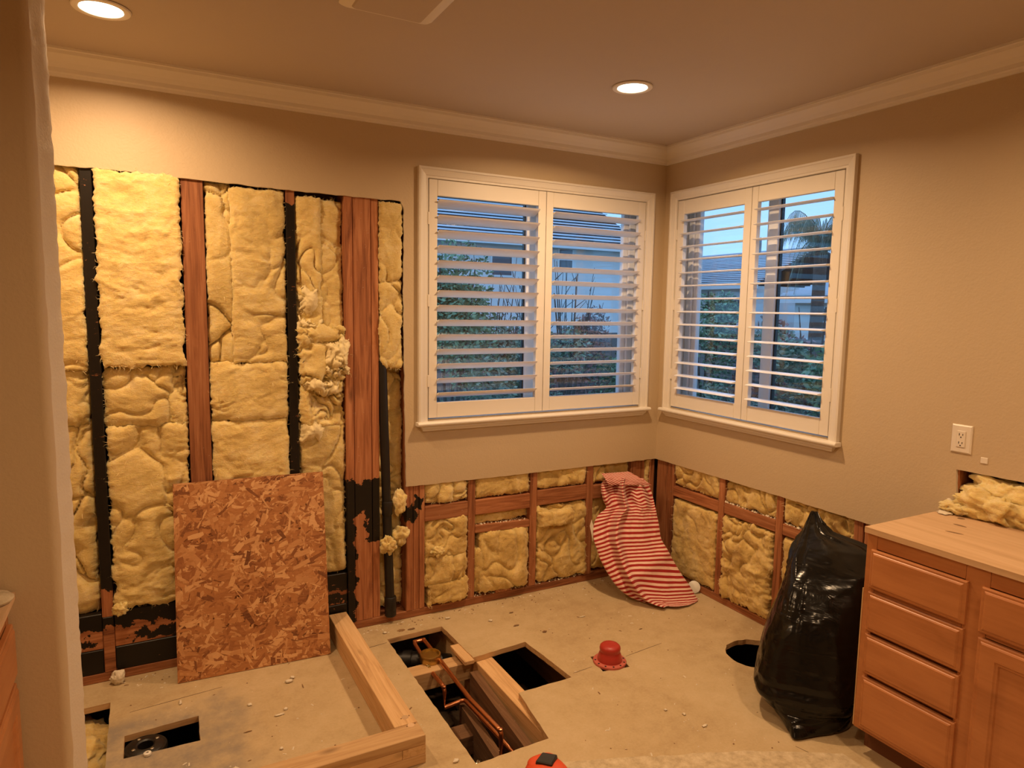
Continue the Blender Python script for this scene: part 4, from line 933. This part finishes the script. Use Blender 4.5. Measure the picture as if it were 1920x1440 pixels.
# thin white lid leaning on the batt near the cloth
lid = MB().lathe([(.034,-.002),(.037,0),(.034,.002),(.001,.0025)], (0,0,0), 28)
o = build('paper_disc', lid, M['whiteplast'], None, smooth=True, label='round white lid leaning beside the striped cloth on the sole plate', cat='lid')
o.location = (-.022,-.425,.036); o.rotation_euler = (math.radians(62), math.radians(8), math.radians(-48))

# ------------------------------------------------------------------ bin liner
def bag():
    rows = [(.002,-.485,-1.555,.06,.16,.20,.12),(.010,-.485,-1.555,.085,.205,.232,.15),(.045,-.485,-1.550,.098,.21,.205,.17),(.070,-.482,-1.535,.135,.235,.195,.19),(.105,-.478,-1.53,.162,.25,.21,.20),(.17,-.473,-1.53,.165,.25,.205,.2),(.26,-.455,-1.524,.160,.25,.195,.2),
            (.352,-.432,-1.515,.150,.25,.18,.19),(.443,-.401,-1.497,.126,.255,.165,.18),(.53,-.362,-1.471,.102,.268,.145,.16),(.595,-.325,-1.445,.090,.275,.12,.14),(.635,-.29,-1.41,.074,.285,.10,.12),(.660,-.262,-1.392,.062,.27,.085,.09),(.680,-.240,-1.375,.046,.20,.06,.06),(.700,-.218,-1.358,.032,.085,.045,.05),(.735,-.178,-1.330,.020,.040,.03,.03),(.764,-.142,-1.305,.009,.018,.014,.014)]
    f = Vector((-.8,-.6,0)); l = Vector((-.6,.8,0)); N = 120; rings = []; K = len(rows)-1; NV = 130
    for j in range(NV+1):
        t = j/NV*K; k = min(int(t), K-1); q = t-k; q = q*q*(3-2*q) if False else q
        z, cx, cy, rl, rr_, rf, rb = [rows[k][i]*(1-q)+rows[k+1][i]*q for i in range(7)]
        ring = []
        for i in range(N):
            a = 2*PI*i/N; ca, sa = math.cos(a), math.sin(a)
            e = 2/(1.35+1.2*min(1, z/.11))
            x = abs(ca)**e*(1 if ca >= 0 else -1); y = abs(sa)**e*(1 if sa >= 0 else -1)
            d = f*(x*(rf if x > 0 else rb)) + l*(y*(rl if y > 0 else rr_))
            R = d.length
            pz = Vector((ca*2.0, sa*2.0, z*6))
            c1 = noise.noise(pz*1.1+Vector((4,1,2)))
            c2 = noise.noise(Vector((ca*1.4+z*5, sa*1.4, z*11+3)))
            fold = .010*noise.noise(pz*.5) + .010*math.exp(-(c1/.05)**2)*max(0, noise.noise(pz*.6+Vector((7,7,1)))*1.6) - .006*math.exp(-(c2/.05)**2)
            top = max(0, min(1, (z-.57)/.08)); fold += .014*top*math.sin(a*8+z*14+2*noise.noise(pz))*min(1, R/.1)
            mid = math.exp(-((z-.15)/.045)**2); fold += .007*mid*math.sin(z*95+ca*2+sa*1.4+2*c1)
            lo = max(0, min(1, (.09-z)/.05)); fold += .010*lo*math.sin(a*5+1)
            k2 = 1+fold/max(R, .05)
            ring.append((cx+d.x*k2, cy+d.y*k2, z+.010*noise.noise(Vector((ca*3, sa*3, z*9+1)))*min(1, z*12)))
        rings.append(ring)
    return rings
bl = empty('bin_liner', (-.47,-1.55,0), 'tall glossy black bin liner bag standing beside the vanity', 'trash bag')
o = build('bag_body', MB().loft(bag()), M['bag'], bl, smooth=False); o.data.polygons.foreach_set('use_smooth', [True]*len(o.data.polygons))

# ------------------------------------------------------------------ orange-red tool at the bottom edge
tl = empty('power_tool', (-1.775,-1.60,0), 'orange-red power tool with a black top block at the bottom edge', 'power tool')
def ell(c, r, n=18, p=2.0):
    m = MB(); rings = []
    for j in range(1, n):
        th = PI*j/n; ring = []
        for i in range(2*n):
            ph = PI*i/n; x = math.sin(th)*math.cos(ph); y = math.sin(th)*math.sin(ph); z = math.cos(th)
            g = lambda v: math.copysign(abs(v)**(2/p), v)
            ring.append((c[0]+r[0]*g(x), c[1]+r[1]*g(y), c[2]+r[2]*g(z)))
        rings.append(ring)
    return m.loft(rings)
build('motor_housing', ell((-1.775,-1.610,.150), (.072,.085,.048), 16, 2.6), M['tool'], tl, smooth=True)
build('gear_hump', ell((-1.772,-1.580,.172), (.056,.052,.024), 14, 3), M['tool'], tl, smooth=True)
build('black_block', MB().loft([[(-1.813,-1.580,.18),(-1.770,-1.624,.18),(-1.722,-1.584,.18),(-1.765,-1.546,.18)], [(-1.809,-1.580,.206),(-1.770,-1.619,.206),(-1.727,-1.584,.206),(-1.765,-1.551,.206)]]), M['rubber'], tl, bevel=.003)
build('handle', MB().tube([(-1.775,-1.63,.12), (-1.775,-1.66,.05)], .022, 14), M['tool'], tl, smooth=True)
build('battery', MB().box((-1.83,-1.72,.001), (-1.72,-1.59,.055)), M['rubber'], tl, bevel=.008, seg=2)

# ------------------------------------------------------------------ debris on the floor
DB = [(-2.39,-.36,.030,.016,1), (-2.37,-.33,.018,.012,1), (-2.47,-.60,.035,.008,1), (-2.44,-.57,.014,.010,1), (-2.57,-.47,.014,.01,1), (-2.70,-.93,.035,.022,1), (-2.67,-.885,.022,.016,1), (-2.50,-.83,.012,.01,1), (-2.83,-.32,.010,.02,1),
      (-1.93,-1.20,.02,.012,1), (-1.96,-1.26,.03,.018,1), (-1.20,-.33,.028,.007,0), (-1.10,-.46,.02,.01,0), (-1.30,-.22,.02,.012,1), (-1.50,-.09,.022,.012,1), (-.82,-.40,.03,.006,1), (-.93,-1.46,.022,.008,1), (-1.0,-1.30,.012,.008,1), (-.95,-1.36,.012,.010,1),
      (-1.72,-.12,.03,.008,0), (-1.86,-.10,.02,.01,1), (-1.15,-.18,.022,.006,0), (-.62,-.66,.018,.004,0), (-.42,-1.62,.02,.006,0), (-2.60,-.66,.022,.004,0), (-2.34,-.42,.004,.018,0)]
DL = 'plaster and wood crumbs on the floor'
DN = ['largest pale plaster flake inside the curb near the strand board corner', 'small pale plaster flake touching the largest flake inside the curb', 'long thin plaster strip in the middle of the shower floor', 'round plaster crumb at the end of the long thin strip', 'plaster crumb on the shower floor right of the drain slot', 'broad plaster flake beside the near leg of the curb', 'plaster flake just behind the broad flake by the near curb leg', 'tiny plaster crumb near the inner corner of the curb', 'upright plaster sliver behind the drain slot',
      'plaster crumb on the floor just outside the curb corner', 'broad plaster flake in front of the curb corner', 'brown splinter on the floor between the back wall and the red plug', 'brown splinter beyond the square floor opening', 'plaster crumb in front of the first low bay', 'plaster crumb in front of the trimmer studs', 'long plaster strip in front of the third low bay', 'long plaster sliver near the mortar bed edge', 'small plaster crumb midway between red plug and mortar bed', 'plaster crumb just behind the long sliver near the mortar bed',
      'dark splinter beside the small hole under the vent pipe', 'plaster crumb in front of the built-up post', 'brown splinter in front of the second low bay', 'thin brown splinter between striped cloth and round hole', 'brown splinter at the foot of the bin liner', 'thin dark splinter on the shower floor near the mortar stain', 'short brown splinter beside the curb inside the shower']
for k, (x, y, rx, ry, w) in enumerate(DB):
    tuft(DN[k], (x, y, min(rx, ry)*.35+.001), (rx*.6, ry*.8, min(rx, ry)*.4), 60+k, mat=M['plaster'] if w else M['dirt'], name='floor_crumb', cat='debris', n=10, amp=.7, group=DL)
def dust():
    r = random.Random(9); mb = MB()
    def inside(x, y): return (-1.90 < x < -1.2 and -1.28 < y < -.12) or (-3.08 < x < -2.74 and -.66 < y < -.42) or (x < -3.06 and y < -.15) or ((x+.262)**2+(y+1.125)**2 < .18**2) or (-2.14 < x < -2.02) or (y < -1.04 and x < -2.0)
    for k in range(700):
        x, y = r.uniform(-3.08,-.05), r.uniform(-1.7,-.01)
        if r.random() < .4: y = -abs(r.gauss(0,.06))
        if inside(x, y) or (x > -.6 and y < -1.3): continue
        s = r.uniform(.0010,.0034); a = r.uniform(0,PI); L = r.choice((1,1,1.5,3))
        ca, sa = math.cos(a), math.sin(a)
        P = [(x+ca*s*L*u-sa*s*v, y+sa*s*L*u+ca*s*v, .0005) for u, v in ((-1,-1),(1,-1),(1,1),(-1,1))]
        P.append((x, y, .0005+s*1.1))
        mb.add(P, [(0,1,4),(1,2,4),(2,3,4),(3,0,4)], 0 if r.random() < .68 else 1)
    build('floor_dust', mb, [M['plaster'], M['dirt']], None, label='fine plaster grit scattered over the subfloor', cat='dust', kind='stuff', fixn=False)
    mb = MB()
    for (x0, x1, y0, y1, z, n) in ((-1.28,-.94,.02,.12,.468,150), (-1.58,-.53,.016,.05,.043,170)):
        for k in range(n):
            x, y = r.uniform(x0,x1), r.uniform(y0,y1); s = r.uniform(.0015,.005)
            zz = z if z < .1 else z-.013*(x-x0)/(x1-x0)
            mb.add([(x-s,y-s,zz),(x+s,y-s,zz),(x+s,y+s,zz),(x-s,y+s,zz),(x,y,zz+s*1.6)], [(0,1,4),(1,2,4),(2,3,4),(3,0,4)])
    build('ledge_dust', mb, M['plaster'], None, label='plaster crumbs lying on the blocks and sole plate of the back wall', cat='dust', kind='stuff', fixn=False)
    mb = MB()
    for k in range(260):
        y = r.uniform(-1.15,-.60); x = r.uniform(.016,.09); s = r.uniform(.002,.007); zz = .607 if y > -.966 else .601
        if -1.012 < y < -.964: continue
        mb.add([(x-s,y-s,zz),(x+s,y-s,zz),(x+s,y+s,zz),(x-s,y+s,zz),(x,y,zz+s*1.5)], [(0,1,4),(1,2,4),(2,3,4),(3,0,4)])
    build('ledge_dust', mb, M['plaster'], None, label='plaster crumbs lying on the blocks of the right wall', cat='dust', kind='stuff', fixn=False)
dust()

# ------------------------------------------------------------------ outdoors
GZ = -.75
build('garden_ground', MB().box((-40,.5,GZ-.2), (80,90,GZ)), M['grass'], None, label='dark green garden lawn outside the windows', cat='ground', kind='structure')
C.objects['garden_ground'].data.transform(Matrix.Identity(4))
build('side_ground', MB().box((.5,-40,GZ-.2), (80,.49,GZ-.001)), M['grass'], None, label='dark green side lawn outside the right window', cat='ground', kind='structure')
def leaves(name, par, mat, gen, N, size, seed, aspect=2.2):
    r = random.Random(seed); mb = MB(); ti = []
    for k in range(N):
        p, shade = gen(r); a = Vector((r.gauss(0,1), r.gauss(0,1), r.gauss(0,.7))).normalized(); b = a.cross(Vector((r.gauss(0,1), r.gauss(0,1), r.gauss(0,1)))).normalized()
        s = size*r.uniform(.6,1.4)
        mb.add([p-a*s*aspect/2, p+b*s*.5, p+a*s*aspect/2, p-b*s*.5], [(0,1,2,3)]); ti.append(min(1, max(0, r.gauss(.5,.28))))
    o = build(name, mb, mat, par, fixn=False, kind='stuff')
    at = o.data.attributes.new('tint', 'FLOAT', 'FACE'); at.data.foreach_set('value', ti); return o
def bush(label, c, rx, ry, h, mat, N, size, seed, kind='blob', cat='bush', name='garden_bush', group=None, trunk=True):
    t = empty(name, (c[0],c[1],GZ), label, cat, group)
    cl_ = random.Random(seed); cs_ = [(cl_.gauss(0,.45), cl_.gauss(0,.45), cl_.uniform(.15,.95), cl_.uniform(.22,.42)) for _ in range(16)]
    def gen(r):
        if kind == 'cone':
            z = r.random()**1.2; w = (1-z)*(.75+.25*math.sin(z*40)); a = r.uniform(0,2*PI); q = r.random()**.35
            return Vector((c[0]+rx*w*q*math.cos(a), c[1]+ry*w*q*math.sin(a), GZ+h*(.05+.95*z))), z
        x, y, z, s = r.choice(cs_); d = Vector((r.gauss(0,1), r.gauss(0,1), r.gauss(0,1))).normalized()*s*r.random()**.3
        return Vector((c[0]+rx*(x+d.x), c[1]+ry*(y+d.y), GZ+h*max(.02, z*.85+d.z*.5))), z
    leaves('foliage', t, mat, gen, N, size, seed)
    if trunk:
        r = random.Random(seed+1)
        for k in range(5):
            x, y = c[0]+r.uniform(-.3,.3)*rx, c[1]+r.uniform(-.3,.3)*ry
            build('stem', MB().tube([(c[0],c[1],GZ), ((x+c[0])/2,(y+c[1])/2,GZ+h*.4), (x,y,GZ+h*.9)], .03, 6, taper=[1,.7,.3]), M['bark'], t)
    return t
def twigs(label, c, rx, h, N, seed, group=None):
    t = empty('bare_shrub', (c[0],c[1],GZ), label, 'shrub', group); r = random.Random(seed)
    mb = MB()
    for k in range(N):
        x, y = r.gauss(0,.5)*rx, r.gauss(0,.4)*rx; z = h*r.uniform(.6,1.0)
        mb.tube([(c[0]+x*.2,c[1]+y*.2,GZ), (c[0]+x*.6+r.uniform(-.1,.1),c[1]+y*.6,GZ+z*.55), (c[0]+x,c[1]+y,GZ+z)], .018, 5, taper=[1,.6,.25])
        for q in range(3):
            s = r.uniform(.5,.9); p = Vector((c[0]+x*s,c[1]+y*s,GZ+z*s)); mb.tube([p, p+Vector((r.uniform(-.3,.3),r.uniform(-.3,.3),r.uniform(.15,.5)))], .009, 4, taper=[1,.3])
    build('branches', mb, M['bark'], t, fixn=False, kind='stuff')
    return t

def house(label, plane, face, a0, a1, zeave, zridge, depth, wallm, wins, ncourse=22, hip=1.2):
    """plane A faces the back window (wall at Y=face), plane B the right window (wall at X=face)"""
    put = (lambda a, d, z: (a, face+d, z)) if plane == 'A' else (lambda a, d, z: (face+d, a, z))
    h = empty('neighbour_house', put((a0+a1)/2, 0, GZ), label, 'house')
    build('wall', MB().box(put(a0,0,GZ), put(a1,depth*2,zeave)), wallm, h)
    # roof as overlapping courses
    rf = build('roof', MB().loft([[put(a0-.5,-.5,zeave),put(a1+.5,-.5,zeave),put(a1+.5,-.5,zeave+.08),put(a0-.5,-.5,zeave+.08)], [put(a0-.5+hip,depth,zridge-.1),put(a1+.5-hip,depth,zridge-.1),put(a1+.5-hip,depth,zridge-.02),put(a0-.5+hip,depth,zridge-.02)], [put(a0-.5,depth*2+.5,zeave),put(a1+.5,depth*2+.5,zeave),put(a1+.5,depth*2+.5,zeave+.08),put(a0-.5,depth*2+.5,zeave+.08)]]), M['darktile'], h)
    for k in range(ncourse):
        t0 = k/ncourse; t1 = (k+.70)/ncourse
        q0 = a0-.5+hip*t0; q1 = a1+.5-hip*t0
        d0, d1 = -.52+(depth+.52)*t0, -.52+(depth+.52)*t1; z0, z1 = zeave+.09+(zridge-zeave-.09)*t0, zeave+.09+(zridge-zeave-.09)*t1
        build('roof_course', MB().loft([[put(q0,d0,z0+.05),put(q0,d0,z0+.11),put(q0+hip*(t1-t0),d1,z1+.03),put(q0+hip*(t1-t0),d1,z1)], [put(q1,d0,z0+.05),put(q1,d0,z0+.11),put(q1-hip*(t1-t0),d1,z1+.03),put(q1-hip*(t1-t0),d1,z1)]]), M['rooftile'], rf)
    build('fascia', MB().box(put(a0-.5,-.56,zeave-.14), put(a1+.5,-.50,zeave+.10)), M['stucco'], h)
    for (w0, w1, z0, z1) in wins:
        wn_ = build('house_window', MB().box(put(w0-.08,-.05,z0-.08), put(w1+.08,.02,z1+.08)), M['vinyl'], h)
        build('pane', MB().box(put(w0,-.06,z0), put(w1,-.045,(z0+z1)/2-.03)), M['hglass'], wn_)
        build('pane', MB().box(put(w0,-.06,(z0+z1)/2+.03), put(w1,-.045,z1)), M['hglass'], wn_)
    return h
house('neighbour house with grey tiled roof behind the back window', 'A', 22, 3.5, 16.9, 4.45, 8.0, 5.0, M['stucco'], ((12.95,13.6,3.45,4.3), (9.7,10.6,3.1,3.85), (6.2,7.2,3.1,3.9)), 22, .7)
hb = house('distant house with tiled roof and vent pipes seen left in the right window', 'B', 22, 19.2, 30, 2.95, 5.0, 4.5, M['stucco2'], ((20.0,20.9,1.4,2.3), (23.6,24.4,1.4,2.3)), 18, .8)
for y, x, z in ((22.4,25.6,5.5), (20.6,25.0,5.4)): build('vent_stack', MB().lathe([(.06,-1.0),(.06,0),(.09,.02),(.09,.1),(.02,.14)], (x,y,z), 10), M['fence'], hb)
house('distant low tiled house behind the palm in the right window', 'B', 20, 8.5, 15.4, 2.25, 3.5, 4.0, M['stucco'], ((13.6,14.3,.9,1.9),), 16, .6)
# side wall of a closer house seen beside the meeting stile
TG = 'trees and bushes in the garden'
bush('dense dark conifer hedge outside the left half of the back window', (1.15,6.2), 1.3,.9, 3.55, M['leaf1'], 12000, .036, 21, group=TG)
bush('lower green shrub under the conifer outside the back window', (2.2,5.6), .95,.7, 2.3, M['leaf2'], 5500, .036, 22, group=TG)
bush('reddish berry shrub outside the right half of the back window', (4.9,8.6), 1.3,.9, 3.1, M['leaf3'], 4500, .04, 23, group=TG)
bush('green shrub behind the bare twigs outside the back window', (3.2,7.6), 1.2,.8, 2.55, M['leaf2'], 6000, .04, 24, group=TG)
bush('dark green hedge low outside the right end of the back window', (6.2,8.0), 1.5,.8, 2.7, M['leaf1'], 7500, .042, 25, group=TG)
twigs('bare twiggy shrub rising above the hedge outside the back window', (3.9,7.3), 1.1, 3.35, 26, 31)
twigs('bare leafless shrub beside the conifer outside the back window', (2.3,7.2), .9, 3.4, 18, 32)
bush('tall green bush outside the left half of the right window', (7.4,7.2), .9,1.0, 3.2, M['leaf1'], 6500, .042, 26, group=TG)
bush('mottled shrub with reddish leaves outside the right window', (7.8,6.0), .8,.9, 2.55, M['leaf3'], 1800, .055, 27, group=TG)
bush('broad green bush outside the right half of the right window', (7.2,4.4), 1.0,1.3, 2.85, M['leaf2'], 8500, .042, 28, group=TG)
bush('dark bush at the right edge of the right window view', (6.4,2.6), 1.0,1.1, 2.8, M['leaf1'], 3600, .06, 29, group=TG)
# palm
pt = empty('palm_tree', (12,8.2,GZ), 'palm tree with drooping fronds at the right of the right window', 'palm')
build('trunk', MB().tube([(12,8.2,GZ), (12.05,8.2,1.6), (12,8.15,3.6)], .16, 12, taper=[1.2,1,.9]), M['bark'], pt, smooth=True)
r = random.Random(5)
for k in range(26):
    a = 2*PI*k/26+r.uniform(-.1,.1); Lf = r.uniform(1.2,1.8); e = r.uniform(.0,1.0); pts = []
    for q in range(9):
        t = q/8; pts.append(Vector((12+math.cos(a)*Lf*t*(.95-.25*t), 8.15+math.sin(a)*Lf*t*(.95-.25*t), 3.55+(.9*e+.25)*math.sin(t*1.9)-1.5*t*t*(1.1-.5*e))))
    mb = MB(); mb.tube(pts, .014, 5, taper=[1-.09*q for q in range(9)])
    sd = Vector((-math.sin(a), math.cos(a), 0)); tn = []
    for q in range(1, 9):
        for s in (-1, 1):
            for w in (0, .25, .5, .75):
                p = pts[q-1].lerp(pts[q], w); d = sd*s*.16*(1.1-q/10)+Vector((math.cos(a)*.05, math.sin(a)*.05, -.34-.15*r.random())); ax = (pts[q]-pts[q-1]).normalized()*.010
                mb.add([p-ax, p+ax, p+d*.6+ax*.8, p+d, p+d*.6-ax*.8], [(0,1,2,3,4)])
    o = build('frond', mb, M['leaf4'], pt, fixn=False); at = o.data.attributes.new('tint', 'FLOAT', 'FACE'); at.data.foreach_set('value', [r.uniform(.2,.9) for _ in o.data.polygons])
# boundary fence behind the shrubs
fc = empty('garden_fence', (6,10.5,GZ), 'weathered board fence behind the garden shrubs', 'fence')
me = None
for k in range(70):
    x = -2+k*.2
    if me is None: o = build('fence_board', MB().box((x,10.5,GZ), (x+.185,10.53,1.15)), M['fence'], fc); me = o.data; off = Vector(o.location)
    else:
        o = bpy.data.objects.new('fence_board', me); C.objects.link(o); o.parent = fc; o.location = off+Vector((.2*k,0,0))
f2 = empty('garden_fence', (9.5,2,GZ), 'weathered board fence outside the right window', 'fence')
me = None
for k in range(75):
    y = -6+k*.2
    if me is None: o = build('fence_board', MB().box((9.5,y,GZ), (9.53,y+.185,1.15)), M['fence'], f2); me = o.data; off = Vector(o.location)
    else:
        o = bpy.data.objects.new('fence_board', me); C.objects.link(o); o.parent = f2; o.location = off+Vector((0,.2*k,0))
